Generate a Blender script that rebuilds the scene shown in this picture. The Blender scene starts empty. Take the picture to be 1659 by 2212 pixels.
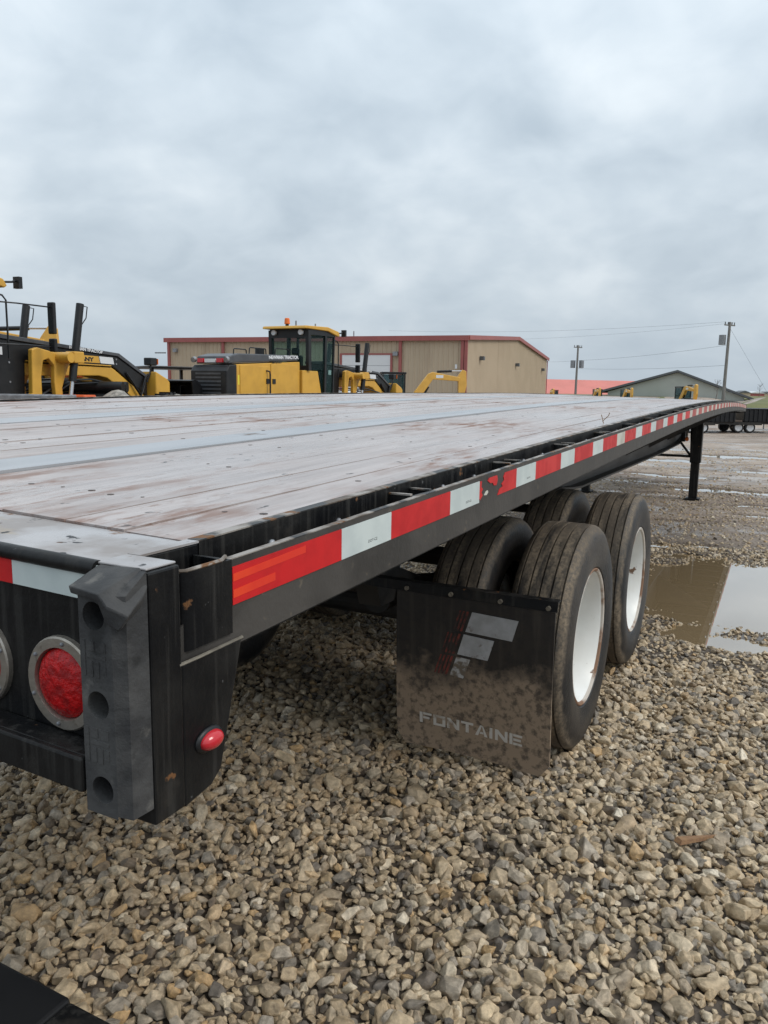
import bpy, bmesh, math, random
import numpy as np
from mathutils import Vector, Matrix, noise as mnoise
random.seed(7); rng = np.random.default_rng(11)
S = bpy.context.scene
COL = S.collection
R = math.radians

# ------------------------------------------------------------------ camera
cam_d = bpy.data.cameras.new('camera'); cam = bpy.data.objects.new('camera', cam_d); COL.objects.link(cam)
CR = Vector((0.8894, 0.4567, 0.0163)); CF = Vector((-0.4508, 0.8789, -0.1566))
_yaw, _pit, _rol = -0.4738, -0.1572, 0.0165
CF = Vector((math.sin(_yaw)*math.cos(_pit), math.cos(_yaw)*math.cos(_pit), math.sin(_pit)))
_r = Vector((math.cos(_yaw), -math.sin(_yaw), 0)); _u = _r.cross(CF)
CR = _r*math.cos(_rol) + _u*math.sin(_rol); CU = CR.cross(CF)
m = Matrix((CR, CU, -CF)).transposed().to_4x4(); m.translation = Vector((1.9157, -0.6296, 1.5555))
cam.matrix_world = m
cam_d.sensor_fit = 'HORIZONTAL'; cam_d.sensor_width = 36; cam_d.lens = 36*1667.2/1659
cam_d.clip_start = 0.05; cam_d.clip_end = 3000
S.camera = cam

# ------------------------------------------------------------------ sky
W = bpy.data.worlds.new('World'); S.world = W; W.use_nodes = True
nt = W.node_tree; nt.nodes.clear(); N = nt.nodes; L = nt.links
SUN_EL, SUN_AZ = 44, 82           # azimuth clockwise from +Y
def wn(t, **k):
    n = N.new(t)
    for a, b in k.items(): setattr(n, a, b)
    return n
tc = wn('ShaderNodeTexCoord'); sep = wn('ShaderNodeSeparateXYZ'); L.new(tc.outputs['Generated'], sep.inputs[0])
def math_(op, a, b=None, clamp=False):
    n = wn('ShaderNodeMath', operation=op, use_clamp=clamp)
    for i, v in enumerate((a, b)):
        if v is None: continue
        if isinstance(v, (int, float)): n.inputs[i].default_value = v
        else: L.new(v, n.inputs[i])
    return n.outputs[0]
zc = math_('MAXIMUM', sep.outputs[2], 0.0)
den = math_('ADD', zc, 0.42)
px = math_('DIVIDE', sep.outputs[0], den); py = math_('DIVIDE', sep.outputs[1], den)
cmb = wn('ShaderNodeCombineXYZ'); L.new(px, cmb.inputs[0]); L.new(py, cmb.inputs[1])
def wnoise(scale, det, rough, dist):
    n = wn('ShaderNodeTexNoise'); n.inputs['Scale'].default_value = scale; n.inputs['Detail'].default_value = det
    n.inputs['Roughness'].default_value = rough; n.inputs['Distortion'].default_value = dist
    L.new(cmb.outputs[0], n.inputs['Vector']); return n.outputs['Fac']
n1 = wnoise(1.7, 4, 0.48, 0.6); n2 = wnoise(6.5, 5, 0.5, 0.3)
nn = math_('ADD', math_('MULTIPLY', n1, 0.68), math_('MULTIPLY', n2, 0.32))
rmp = wn('ShaderNodeValToRGB'); L.new(nn, rmp.inputs[0])
cr = rmp.color_ramp; cr.elements[0].position = 0.36; cr.elements[0].color = (0.385, 0.455, 0.52, 1)
cr.elements[1].position = 0.64; cr.elements[1].color = (0.635, 0.695, 0.74, 1)
e = cr.elements.new(0.5); e.color = (0.50, 0.57, 0.63, 1)
hz = wn('ShaderNodeMapRange'); L.new(zc, hz.inputs[0]); hz.inputs[1].default_value = 0.0; hz.inputs[2].default_value = 0.16
hz.inputs[3].default_value = 0.7; hz.inputs[4].default_value = 0.0
mx = wn('ShaderNodeMix', data_type='RGBA'); L.new(hz.outputs[0], mx.inputs[0]); L.new(rmp.outputs[0], mx.inputs[6])
mx.inputs[7].default_value = (0.47, 0.545, 0.615, 1)
gain = math_('ADD', math_('MULTIPLY', zc, 1.0), 0.91)
bgc = wn('ShaderNodeBackground'); L.new(mx.outputs[2], bgc.inputs[0]); L.new(gain, bgc.inputs[1])
sky = wn('ShaderNodeTexSky', sky_type='NISHITA', sun_disc=False); sky.sun_elevation = R(SUN_EL); sky.sun_rotation = R(SUN_AZ)
sky.air_density = 1.0; sky.dust_density = 4.0
bgs = wn('ShaderNodeBackground'); L.new(sky.outputs[0], bgs.inputs[0]); bgs.inputs[1].default_value = 0.05
mxs = wn('ShaderNodeMixShader'); mxs.inputs[0].default_value = 0.92
L.new(bgs.outputs[0], mxs.inputs[1]); L.new(bgc.outputs[0], mxs.inputs[2])
out = wn('ShaderNodeOutputWorld'); L.new(mxs.outputs[0], out.inputs[0])
sd = bpy.data.lights.new('sun', 'SUN'); sd.energy = 1.3; sd.angle = R(24); sd.color = (1, 0.95, 0.88)
so = bpy.data.objects.new('sun', sd); COL.objects.link(so)
sdir = Vector((math.sin(R(SUN_AZ))*math.cos(R(SUN_EL)), math.cos(R(SUN_AZ))*math.cos(R(SUN_EL)), math.sin(R(SUN_EL))))
so.rotation_euler = sdir.to_track_quat('Z', 'Y').to_euler(); so.location = sdir*60
S.view_settings.view_transform = 'Standard'; S.view_settings.look = 'None'
S.view_settings.exposure = 0.26; S.view_settings.gamma = 1.0; S.view_settings.use_curve_mapping = False
S.render.engine = 'CYCLES'; S.cycles.max_bounces = 8; S.cycles.use_denoising = True

# ------------------------------------------------------------------ materials
MATS = {}
def mk(name, c1, c2=None, scale=8, rough=0.6, rough2=None, metal=0.0, bump=0.0, bscale=None, detail=6, p=(0.4, 0.6),
       spots=None, spec=0.5, stretch=None, coat=0.0, patches=None):
    """c1/c2 mixed by object-space noise; spots / patches = list of (colour, scale, lo, hi, rough[, stretch])"""
    if name in MATS: return MATS[name]
    mt = bpy.data.materials.new(name); mt.use_nodes = True; t = mt.node_tree; b = t.nodes['Principled BSDF']
    tcn = t.nodes.new('ShaderNodeTexCoord')
    def vec(st):
        if not st: return tcn.outputs['Object']
        mp = t.nodes.new('ShaderNodeMapping'); mp.inputs['Scale'].default_value = st
        t.links.new(tcn.outputs['Object'], mp.inputs[0]); return mp.outputs[0]
    def noise(sc, st=None, det=detail, ro=0.55):
        n = t.nodes.new('ShaderNodeTexNoise'); n.inputs['Scale'].default_value = sc; n.inputs['Detail'].default_value = det
        n.inputs['Roughness'].default_value = ro
        t.links.new(vec(st), n.inputs['Vector']); return n.outputs['Fac']
    def mr(src, a, c, lo, hi):
        n = t.nodes.new('ShaderNodeMapRange'); n.inputs[1].default_value = a; n.inputs[2].default_value = c
        n.inputs[3].default_value = lo; n.inputs[4].default_value = hi; t.links.new(src, n.inputs[0]); return n.outputs[0]
    def mixc(f, a, c):
        n = t.nodes.new('ShaderNodeMix'); n.data_type = 'RGBA'; t.links.new(f, n.inputs[0])
        for s, v in ((6, a), (7, c)):
            if isinstance(v, tuple): n.inputs[s].default_value = (*v[:3], 1)
            else: t.links.new(v, n.inputs[s])
        return n.outputs[2]
    def mixf(f, a, c):
        n = t.nodes.new('ShaderNodeMix'); n.data_type = 'FLOAT'; t.links.new(f, n.inputs[0])
        for s, v in ((2, a), (3, c)):
            if isinstance(v, (int, float)): n.inputs[s].default_value = v
            else: t.links.new(v, n.inputs[s])
        return n.outputs[0]
    b.inputs['Metallic'].default_value = metal; b.inputs['Specular IOR Level'].default_value = spec
    b.inputs['Coat Weight'].default_value = coat; b.inputs['Coat Roughness'].default_value = 0.15
    col = tuple(c1); rr = rough
    if c2 is not None:
        f = mr(noise(scale, stretch), p[0], p[1], 0, 1); col = mixc(f, tuple(c1), tuple(c2))
        if rough2 is not None: rr = mixf(f, rough, rough2)
    for sp in (spots or []):
        st = sp[5] if len(sp) > 5 else None
        f = mr(noise(sp[1], st, 5), sp[2], sp[3], 0, 1); col = mixc(f, col, sp[0]); rr = mixf(f, rr, sp[4])
    if isinstance(col, tuple): b.inputs['Base Color'].default_value = (*col, 1)
    else: t.links.new(col, b.inputs['Base Color'])
    if isinstance(rr, (int, float)): b.inputs['Roughness'].default_value = rr
    else: t.links.new(rr, b.inputs['Roughness'])
    if bump:
        bn = t.nodes.new('ShaderNodeBump'); bn.inputs['Strength'].default_value = bump; bn.inputs['Distance'].default_value = 0.01
        t.links.new(noise(bscale or scale*3, stretch), bn.inputs['Height']); t.links.new(bn.outputs[0], b.inputs['Normal'])
    MATS[name] = mt; return mt

RUST = (0.16, 0.075, 0.03); MUD = (0.135, 0.10, 0.07)
blackp = mk('black_paint', (0.005, 0.0052, 0.006), (0.012, 0.0115, 0.011), 9, 0.34, 0.5, spec=0.25, bump=0.12, bscale=60,
            spots=[((0.05, 0.042, 0.034), 7, 0.60, 0.76, 0.8), ((0.035, 0.033, 0.03), 20, .52, .72, .6, (3, 3, .15)), (RUST, 23, 0.68, 0.71, 0.85), ((0.10, 0.10, 0.10), 70, 0.70, 0.74, 0.7)])
railp = mk('rail_paint', (0.034, 0.031, 0.028), (0.066, 0.059, 0.052), 5, 0.45, 0.65, spec=0.45, bump=0.1, bscale=70,
           spots=[(RUST, 3.2, 0.66, 0.70, 0.85), ((0.12, 0.10, 0.075), 40, 0.66, 0.72, 0.8)])
rustedge = mk('worn_edge', (0.10, 0.075, 0.055), (0.30, 0.27, 0.24), 18, 0.6, 0.45, bump=0.2,
              spots=[((0.03, 0.03, 0.03), 11, 0.52, 0.58, 0.5), (RUST, 26, 0.6, 0.65, 0.85)])
under = mk('underframe_paint', (0.008, 0.008, 0.008), (0.03, 0.026, 0.022), 6, 0.6, 0.85, bump=0.2)
beamp = mk('beam_paint', (0.035, 0.034, 0.033), (0.075, 0.068, 0.06), 4, 0.5, 0.75, stretch=(1, .2, 1))
# weathered wet hardwood deck
def plank_mat():
    mt = bpy.data.materials.new('wet_plank'); mt.use_nodes = True; t = mt.node_tree; b = t.nodes['Principled BSDF']
    tcn = t.nodes.new('ShaderNodeTexCoord'); oi = t.nodes.new('ShaderNodeObjectInfo')
    def nz(sc, st, det=6, ro=0.6, dist=0.0):
        mp = t.nodes.new('ShaderNodeMapping'); mp.inputs['Scale'].default_value = st
        t.links.new(tcn.outputs['Object'], mp.inputs[0])
        n = t.nodes.new('ShaderNodeTexNoise'); n.inputs['Scale'].default_value = sc; n.inputs['Detail'].default_value = det
        n.inputs['Roughness'].default_value = ro; n.inputs['Distortion'].default_value = dist
        t.links.new(mp.outputs[0], n.inputs['Vector']); return n.outputs['Fac']
    def mr(s, a, c, lo, hi):
        n = t.nodes.new('ShaderNodeMapRange'); n.inputs[1].default_value = a; n.inputs[2].default_value = c
        n.inputs[3].default_value = lo; n.inputs[4].default_value = hi; t.links.new(s, n.inputs[0]); return n.outputs[0]
    def mul(a, c):
        n = t.nodes.new('ShaderNodeMath'); n.operation = 'MULTIPLY'; t.links.new(a, n.inputs[0])
        if isinstance(c, (int, float)): n.inputs[1].default_value = c
        else: t.links.new(c, n.inputs[1])
        return n.outputs[0]
    def mixc(f, a, c):
        n = t.nodes.new('ShaderNodeMix'); n.data_type = 'RGBA'; t.links.new(f, n.inputs[0])
        for s, v in ((6, a), (7, c)):
            if isinstance(v, tuple): n.inputs[s].default_value = (*v, 1)
            else: t.links.new(v, n.inputs[s])
        return n.outputs[2]
    col = mixc(mr(nz(5, (6, .35, 6)), .35, .65, 0, 1), (0.45, 0.395, 0.375), (0.32, 0.275, 0.26))
    col = mixc(mr(oi.outputs['Random'], 0, 1, 0, .6), col, (0.50, 0.45, 0.435))
    col = mixc(mul(mr(nz(40, (3, .12, 3)), .55, .75, 0, 1), .55), col, (0.17, 0.12, 0.10))          # grain cracks
    redm = mul(mr(nz(1.9, (1, .5, 1), 5), .49, .66, 0, 1), mr(nz(17, (1, .28, 1), 6), .47, .60, 0, 1))
    col = mixc(redm, col, (0.20, 0.10, 0.065))                                                       # red-brown mud
    col = mixc(mul(mr(nz(60, (1, .35, 1), 5, .7), .56, .66, 0, 1), mr(nz(4, (1, .4, 1), 4), .46, .62, .15, .9)), col, (0.21, 0.12, 0.085))
    col = mixc(mr(nz(22, (1, .6, 1), 3), .675, .71, 0, 1), col, (0.05, 0.035, 0.03))                  # knots and nail holes
    t.links.new(col, b.inputs['Base Color'])
    rg = t.nodes.new('ShaderNodeMath'); rg.operation = 'ADD'
    t.links.new(mr(nz(2.2, (1, .5, 1), 5),   .38, .62, .19, .42), rg.inputs[0]); t.links.new(mul(redm, .3), rg.inputs[1])
    t.links.new(rg.outputs[0], b.inputs['Roughness'])
    b.inputs['Specular IOR Level'].default_value = 0.5; b.inputs['IOR'].default_value = 1.45
    bn = t.nodes.new('ShaderNodeBump'); bn.inputs['Strength'].default_value = 0.18; bn.inputs['Distance'].default_value = 0.006
    t.links.new(nz(30, (3, .2, 3)), bn.inputs['Height']); t.links.new(bn.outputs[0], b.inputs['Normal'])
    return mt
plankm = plank_mat()
stripm = mk('wet_metal_strip', (0.36, 0.37, 0.385), (0.43, 0.435, 0.45), 6, 0.27, 0.36, metal=0.35, stretch=(4, .3, 4),
            spots=[((0.13, 0.085, 0.06), 9, 0.66, 0.72, 0.6, (1, .3, 1))])
plate_m = mk('worn_deck_plate', (0.40, 0.385, 0.385), (0.27, 0.24, 0.225), 9, 0.26, 0.42, metal=0.1, bump=0.15,
             spots=[((0.36, 0.30, 0.23), 6, 0.60, 0.66, 0.55, (.5, 2, 1)), ((0.02, 0.02, 0.022), 30, 0.64, 0.68, 0.5), (RUST, 15, .63, .68, .8)])
red_t = mk('red_reflective', (0.62, 0.018, 0.02), (0.50, 0.014, 0.017), 12, 0.36, 0.46, spec=.3, spots=[((0.20, 0.03, 0.03), 45, .70, .74, .6)])
glint_t = mk('painted_red_glint', (0.85, 0.07, 0.02), (0.75, 0.04, 0.02), 8, 0.3)  # retroreflective glint of the red tape, put into a brighter colour
white_t = mk('white_reflective', (0.62, 0.68, 0.66), (0.52, 0.58, 0.57), 9, 0.35, 0.42, spots=[((0.35, 0.33, 0.28), 40, .69, .74, .6)])
white_old = mk('dusty_white_reflective', (0.58, 0.57, 0.50), (0.45, 0.42, 0.36), 9, 0.5)
red_old = mk('faded_red_reflective', (0.42, 0.10, 0.085), (0.36, 0.05, 0.045), 9, 0.5)
rubber_b = mk('bumper_rubber', (0.030, 0.030, 0.031), (0.070, 0.068, 0.066), 12, 0.7, 0.85, bump=0.35, bscale=45,
              spots=[((0.16, 0.15, 0.135), 20, .60, .72, .9), ((0.02, 0.02, 0.02), 14, .63, .68, .8)])
lens_r = mk('red_lens', (0.55, 0.006, 0.008), (0.30, 0.004, 0.006), 75, 0.22, 0.3, bump=0.5, bscale=120, spec=.35)
lens_rm = mk('red_marker_lens', (0.55, 0.02, 0.03), None, rough=0.15, coat=0.4)
lens_o = mk('orange_lens', (0.75, 0.16, 0.02), None, rough=0.25)
steel = mk('stainless', (0.42, 0.38, 0.33), (0.30, 0.265, 0.22), 20, 0.35, 0.55, metal=0.75, bump=0.15,
           spots=[((0.10, 0.075, 0.05), 30, .6, .68, .8)])
boltm = mk('dusty_bolt', (0.28, 0.25, 0.20), (0.18, 0.16, 0.13), 30, 0.5, metal=0.5)
galv = mk('galvanised', (0.30, 0.31, 0.33), (0.2, 0.2, 0.21), 10, 0.5, metal=0.4)
def tyre_mat():
    mt = bpy.data.materials.new('muddy_tyre'); mt.use_nodes = True; t = mt.node_tree; b = t.nodes['Principled BSDF']
    tcn = t.nodes.new('ShaderNodeTexCoord'); at = t.nodes.new('ShaderNodeAttribute'); at.attribute_name = 'tread'
    def nz(sc, det=7, st=(1, 1, 1)):
        mp = t.nodes.new('ShaderNodeMapping'); mp.inputs['Scale'].default_value = st; t.links.new(tcn.outputs['Object'], mp.inputs[0])
        n = t.nodes.new('ShaderNodeTexNoise'); n.inputs['Scale'].default_value = sc; n.inputs['Detail'].default_value = det
        n.inputs['Roughness'].default_value = 0.62
        t.links.new(mp.outputs[0], n.inputs['Vector']); return n.outputs['Fac']
    def op(o, a, c):
        n = t.nodes.new('ShaderNodeMath'); n.operation = o; n.use_clamp = o == 'MULTIPLY'
        for i, v in enumerate((a, c)):
            if isinstance(v, (int, float)): n.inputs[i].default_value = v
            else: t.links.new(v, n.inputs[i])
        return n.outputs[0]
    def mr(s, a, c, lo, hi):
        n = t.nodes.new('ShaderNodeMapRange'); n.inputs[1].default_value = a; n.inputs[2].default_value = c
        n.inputs[3].default_value = lo; n.inputs[4].default_value = hi; t.links.new(s, n.inputs[0]); return n.outputs[0]
    s = op('ADD', op('MULTIPLY', at.outputs['Fac'], 0.36), nz(4, 7, (5, 1, 1)))
    f = mr(s, .68, .92, 0, 1)
    f = op('MULTIPLY', f, mr(nz(70, 7), .36, .60, .30, 1))
    n = t.nodes.new('ShaderNodeMix'); n.data_type = 'RGBA'; t.links.new(f, n.inputs[0])
    n.inputs[6].default_value = (0.013, 0.0135, 0.015, 1); n.inputs[7].default_value = (0.25, 0.195, 0.135, 1)
    n3 = t.nodes.new('ShaderNodeMix'); n3.data_type = 'RGBA'; t.links.new(mr(nz(3, 6, (4, 1, 1)), .42, .66, 0, .8), n3.inputs[0])
    t.links.new(n.outputs[2], n3.inputs[6]); n3.inputs[7].default_value = (0.075, 0.06, 0.046, 1)
    t.links.new(n3.outputs[2], b.inputs['Base Color'])
    t.links.new(mr(f, 0, 1, .5, .9), b.inputs['Roughness'])
    bn = t.nodes.new('ShaderNodeBump'); bn.inputs['Strength'].default_value = 0.5; bn.inputs['Distance'].default_value = 0.006
    t.links.new(nz(60, 5), bn.inputs['Height']); t.links.new(bn.outputs[0], b.inputs['Normal'])
    return mt
tyrem = tyre_mat()
rimm = mk('white_rim', (0.80, 0.80, 0.77), (0.72, 0.71, 0.67), 4, 0.3, 0.4,
          spots=[((0.17, 0.10, 0.06), 11, .665, .69, .7), ((0.35, 0.30, 0.25), 35, .69, .73, .7)])
rimrust = mk('rusty_flange', (0.55, 0.50, 0.44), (0.22, 0.12, 0.07), 5, 0.45, 0.7, p=(.46, .56))
def flap_mat():
    mt = bpy.data.materials.new('muddy_flap'); mt.use_nodes = True; t = mt.node_tree; b = t.nodes['Principled BSDF']
    tcn = t.nodes.new('ShaderNodeTexCoord'); sp = t.nodes.new('ShaderNodeSeparateXYZ'); t.links.new(tcn.outputs['Object'], sp.inputs[0])
    def nz(sc, st=(1, 1, 1), det=7):
        mp = t.nodes.new('ShaderNodeMapping'); mp.inputs['Scale'].default_value = st
        t.links.new(tcn.outputs['Object'], mp.inputs[0])
        n = t.nodes.new('ShaderNodeTexNoise'); n.inputs['Scale'].default_value = sc; n.inputs['Detail'].default_value = det
        n.inputs['Roughness'].default_value = 0.65
        t.links.new(mp.outputs[0], n.inputs['Vector']); return n.outputs['Fac']
    def mr(s, a, c, lo, hi):
        n = t.nodes.new('ShaderNodeMapRange'); n.inputs[1].default_value = a; n.inputs[2].default_value = c
        n.inputs[3].default_value = lo; n.inputs[4].default_value = hi; t.links.new(s, n.inputs[0]); return n.outputs[0]
    ma = t.nodes.new('ShaderNodeMath'); ma.operation = 'MULTIPLY_ADD'; t.links.new(nz(7), ma.inputs[0]); ma.inputs[1].default_value = 0.40
    t.links.new(sp.outputs[2], ma.inputs[2])
    f = mr(ma.outputs[0], .64, .77, 1, .04)                      # splashed mud dries on the lower part
    mm = t.nodes.new('ShaderNodeMath'); mm.operation = 'MULTIPLY'; t.links.new(f, mm.inputs[0]); t.links.new(mr(nz(34), .38, .52, .35, 1), mm.inputs[1])
    st = mr(nz(22, (1, 1, .06), 4), .5, .7, 0, .45)
    n0 = t.nodes.new('ShaderNodeMix'); n0.data_type = 'RGBA'; t.links.new(st, n0.inputs[0])
    n0.inputs[6].default_value = (0.008, 0.0083, 0.01, 1); n0.inputs[7].default_value = (0.07, 0.06, 0.05, 1)
    n = t.nodes.new('ShaderNodeMix'); n.data_type = 'RGBA'; t.links.new(mm.outputs[0], n.inputs[0])
    t.links.new(n0.outputs[2], n.inputs[6]); n.inputs[7].default_value = (0.285, 0.21, 0.145, 1)
    t.links.new(n.outputs[2], b.inputs['Base Color']); t.links.new(mr(f, 0, 1, .42, .85), b.inputs['Roughness'])
    bn = t.nodes.new('ShaderNodeBump'); bn.inputs['Strength'].default_value = 0.25; bn.inputs['Distance'].default_value = 0.004
    t.links.new(nz(40), bn.inputs['Height']); t.links.new(bn.outputs[0], b.inputs['Normal'])
    return mt
flapm = flap_mat()
logo_g = mk('dirty_silver_print', (0.42, 0.42, 0.43), (0.33, 0.33, 0.33), 20, 0.45, spots=[(MUD, 18, .6, .68, .8)])
logo_m = mk('muddy_silver_print', (0.42, 0.41, 0.40), (0.15, 0.12, 0.09), 30, 0.6, p=(.44, .54))
logo_t = mk('dusty_letter_print', (0.50, 0.465, 0.42), (0.25, 0.192, 0.14), 25, 0.7, p=(.55, .70))
logo_r = mk('worn_red_print', (0.20, 0.035, 0.025), (0.035, 0.022, 0.02), 30, 0.6, p=(.40, .58))
yel = mk('machine_yellow', (0.63, 0.345, 0.045), (0.57, 0.31, 0.042), 3, 0.42, 0.5)
yelo = mk('excavator_yellow', (0.68, 0.38, 0.07), (0.60, 0.33, 0.06), 3, 0.45)
mblk = mk('machine_black', (0.007, 0.0075, 0.009), (0.013, 0.013, 0.014), 5, 0.42, spec=0.4)
mgry = mk('hood_grey', (0.055, 0.058, 0.065), (0.075, 0.078, 0.085), 5, 0.4)
rodm = mk('chrome_rod', (0.55, 0.55, 0.57), None, rough=0.25, metal=0.8)
whitep = mk('white_paint', (0.72, 0.73, 0.74), (0.66, 0.67, 0.68), 4, 0.35)
tan_m = mk('tan_cladding', (0.47, 0.375, 0.265), (0.44, 0.35, 0.245), 0.6, 0.55, spots=[((0.39, 0.30, 0.21), 0.9, .6, .75, .6, (1, 1, .2))])
trim_m = mk('brick_red_trim', (0.33, 0.095, 0.085), (0.30, 0.085, 0.078), 1, 0.5)
roof_tan = mk('roof_metal', (0.30, 0.12, 0.11), None, rough=0.4)
door_w = mk('white_door', (0.68, 0.69, 0.70), None, rough=0.5)
redroof = mk('red_roof_metal', (0.60, 0.155, 0.115), (0.54, 0.14, 0.10), 0.3, 0.45)
barn_m = mk('sage_cladding', (0.42, 0.435, 0.39), (0.39, 0.405, 0.36), 0.4, 0.6)
barn_t = mk('dark_trim', (0.10, 0.105, 0.11), None, rough=0.6)
polem = mk('pole_wood', (0.20, 0.185, 0.17), (0.14, 0.13, 0.12), 3, 0.85, stretch=(3, 3, .2))
wirem = mk('wire', (0.28, 0.30, 0.32), None, rough=0.6)
orange = mk('orange_steel', (0.62, 0.10, 0.02), None, rough=0.5)
woodm = mk('splinter_wood', (0.27, 0.15, 0.07), (0.19, 0.10, 0.05), 20, 0.7, stretch=(1, 8, 8))
bark = mk('bare_bark', (0.14, 0.12, 0.11), None, rough=0.9)
def glass_mat(name, tint, tr=0.45):
    mt = bpy.data.materials.new(name); mt.use_nodes = True; t = mt.node_tree; b = t.nodes['Principled BSDF']
    b.inputs['Base Color'].default_value = (0.02, 0.05, 0.05, 1); b.inputs['Roughness'].default_value = 0.04
    tr_n = t.nodes.new('ShaderNodeBsdfTransparent'); tr_n.inputs[0].default_value = (*tint, 1)
    ms = t.nodes.new('ShaderNodeMixShader'); ms.inputs[0].default_value = 1-tr
    o = t.nodes['Material Output']; t.links.new(tr_n.outputs[0], ms.inputs[1]); t.links.new(b.outputs[0], ms.inputs[2])
    t.links.new(ms.outputs[0], o.inputs[0]); return mt
glass = glass_mat('tinted_cab_glass', (0.84, 0.94, 0.93), 0.88); cglass = glass_mat('clear_cab_glass', (0.80, 0.90, 0.92), 0.62)

# ------------------------------------------------------------------ mesh helpers
class MB:
    def __init__(s): s.v = []; s.f = []
    def add(s, vs, fs):
        o = len(s.v); s.v += [tuple(v) for v in vs]; s.f += [tuple(i+o for i in f) for f in fs]; return s
    def box(s, x0, x1, y0, y1, z0, z1):
        return s.add([(x, y, z) for z in (z0, z1) for y in (y0, y1) for x in (x0, x1)],
                     [(0, 2, 3, 1), (4, 5, 7, 6), (0, 1, 5, 4), (2, 6, 7, 3), (0, 4, 6, 2), (1, 3, 7, 5)])
    def cyl(s, a, b, r, n=12, r2=None):
        a, b = Vector(a), Vector(b); d = (b-a).normalized(); r2 = r if r2 is None else r2
        q = d.orthogonal().normalized(); w = d.cross(q); vs = []
        for c, rr in ((a, r), (b, r2)):
            for i in range(n):
                t = 2*math.pi*i/n; vs.append(c+(q*math.cos(t)+w*math.sin(t))*rr)
        return s.add(vs, [(i, (i+1) % n, n+(i+1) % n, n+i) for i in range(n)]+[tuple(range(n-1, -1, -1)), tuple(range(n, 2*n))])
    def tube(s, pts, r, n=8):
        pts = [Vector(p) for p in pts]; k = len(pts); vs = []; q = None
        for i, p in enumerate(pts):
            d = (pts[min(i+1, k-1)]-pts[max(i-1, 0)]).normalized()
            q = d.orthogonal().normalized() if q is None else (q-d*q.dot(d)).normalized()
            w = d.cross(q); rr = r[i] if isinstance(r, (list, tuple)) else r
            for j in range(n):
                t = 2*math.pi*j/n; vs.append(p+(q*math.cos(t)+w*math.sin(t))*rr)
        fs = [(i*n+j, i*n+(j+1) % n, (i+1)*n+(j+1) % n, (i+1)*n+j) for i in range(k-1) for j in range(n)]
        return s.add(vs, fs+[tuple(range(n-1, -1, -1)), tuple(range((k-1)*n, k*n))])
    def prism(s, poly, axis, a, b):
        """extrude a 2-D polygon along axis: x -> (y,z), y -> (x,z), z -> (x,y)"""
        def P(u, v, w): return {'x': (w, u, v), 'y': (u, w, v), 'z': (u, v, w)}[axis]
        n = len(poly); vs = [P(u, v, a) for u, v in poly]+[P(u, v, b) for u, v in poly]
        return s.add(vs, [tuple(range(n)), tuple(range(2*n-1, n-1, -1))]+[(i, n+i, n+(i+1) % n, (i+1) % n) for i in range(n)])
    def lathe(s, prof, axis_c, n=48, closed=False):
        """prof = [(x offset, radius)], turned about the x axis through axis_c"""
        cx, cy, cz = axis_c; k = len(prof); vs = []
        for i in range(n):
            t = 2*math.pi*i/n
            for x, r in prof: vs.append((cx+x, cy+r*math.cos(t), cz+r*math.sin(t)))
        kk = k if closed else k-1
        return s.add(vs, [(i*k+j, i*k+(j+1) % k, ((i+1) % n)*k+(j+1) % k, ((i+1) % n)*k+j) for i in range(n) for j in range(kk)])
    def sphere(s, c, r, n=12, h=8, sc=(1, 1, 1)):
        vs = [(c[0], c[1], c[2]+r*sc[2])]; fs = []
        for i in range(1, h):
            p = math.pi*i/h
            for j in range(n):
                t = 2*math.pi*j/n
                vs.append((c[0]+r*sc[0]*math.sin(p)*math.cos(t), c[1]+r*sc[1]*math.sin(p)*math.sin(t), c[2]+r*sc[2]*math.cos(p)))
        vs.append((c[0], c[1], c[2]-r*sc[2])); b = len(vs)-1
        for j in range(n):
            fs.append((0, 1+j, 1+(j+1) % n)); fs.append((b, b-n+(j+1) % n, b-n+j))
            for i in range(h-2): fs.append((1+i*n+j, 1+(i+1)*n+j, 1+(i+1)*n+(j+1) % n, 1+i*n+(j+1) % n))
        return s.add(vs, fs)
    def build(s, name, mat, parent=None, smooth=False, bevel=0, angle=35):
        me = bpy.data.meshes.new(name); me.from_pydata(s.v, [], s.f)
        bm = bmesh.new(); bm.from_mesh(me); bmesh.ops.recalc_face_normals(bm, faces=bm.faces); bm.to_mesh(me); bm.free()
        me.materials.append(mat); o = bpy.data.objects.new(name, me); COL.objects.link(o)
        if parent: o.parent = parent
        if smooth:
            me.polygons.foreach_set('use_smooth', [True]*len(me.polygons))
            me.set_sharp_from_angle(angle=R(angle))
        if bevel:
            md = o.modifiers.new('bevel', 'BEVEL'); md.width = bevel; md.segments = 2; md.limit_method = 'ANGLE'; md.angle_limit = R(40)
        return o
def tag(o, label, cat, group=None):
    o['label'] = label; o['category'] = cat
    if group: o['group'] = group
    return o
def thing(name, label, cat, group=None):
    o = bpy.data.objects.new(name, None); COL.objects.link(o); o.empty_display_size = 0.3
    return tag(o, label, cat, group)
def rebase(root, base):
    base = Vector(base)
    for ch in root.children: ch.location = Vector(ch.location)-base
    root.location = base
def kids(o): return [c for c in o.children]
def copy_tree(o, parent=None):
    c = o.copy(); COL.objects.link(c)
    if parent: c.parent = parent
    for k in kids(o): copy_tree(k, c)
    return c
def dup(o, parent, loc):
    c = o.copy(); COL.objects.link(c); c.parent = parent; c.location = loc; return c
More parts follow.
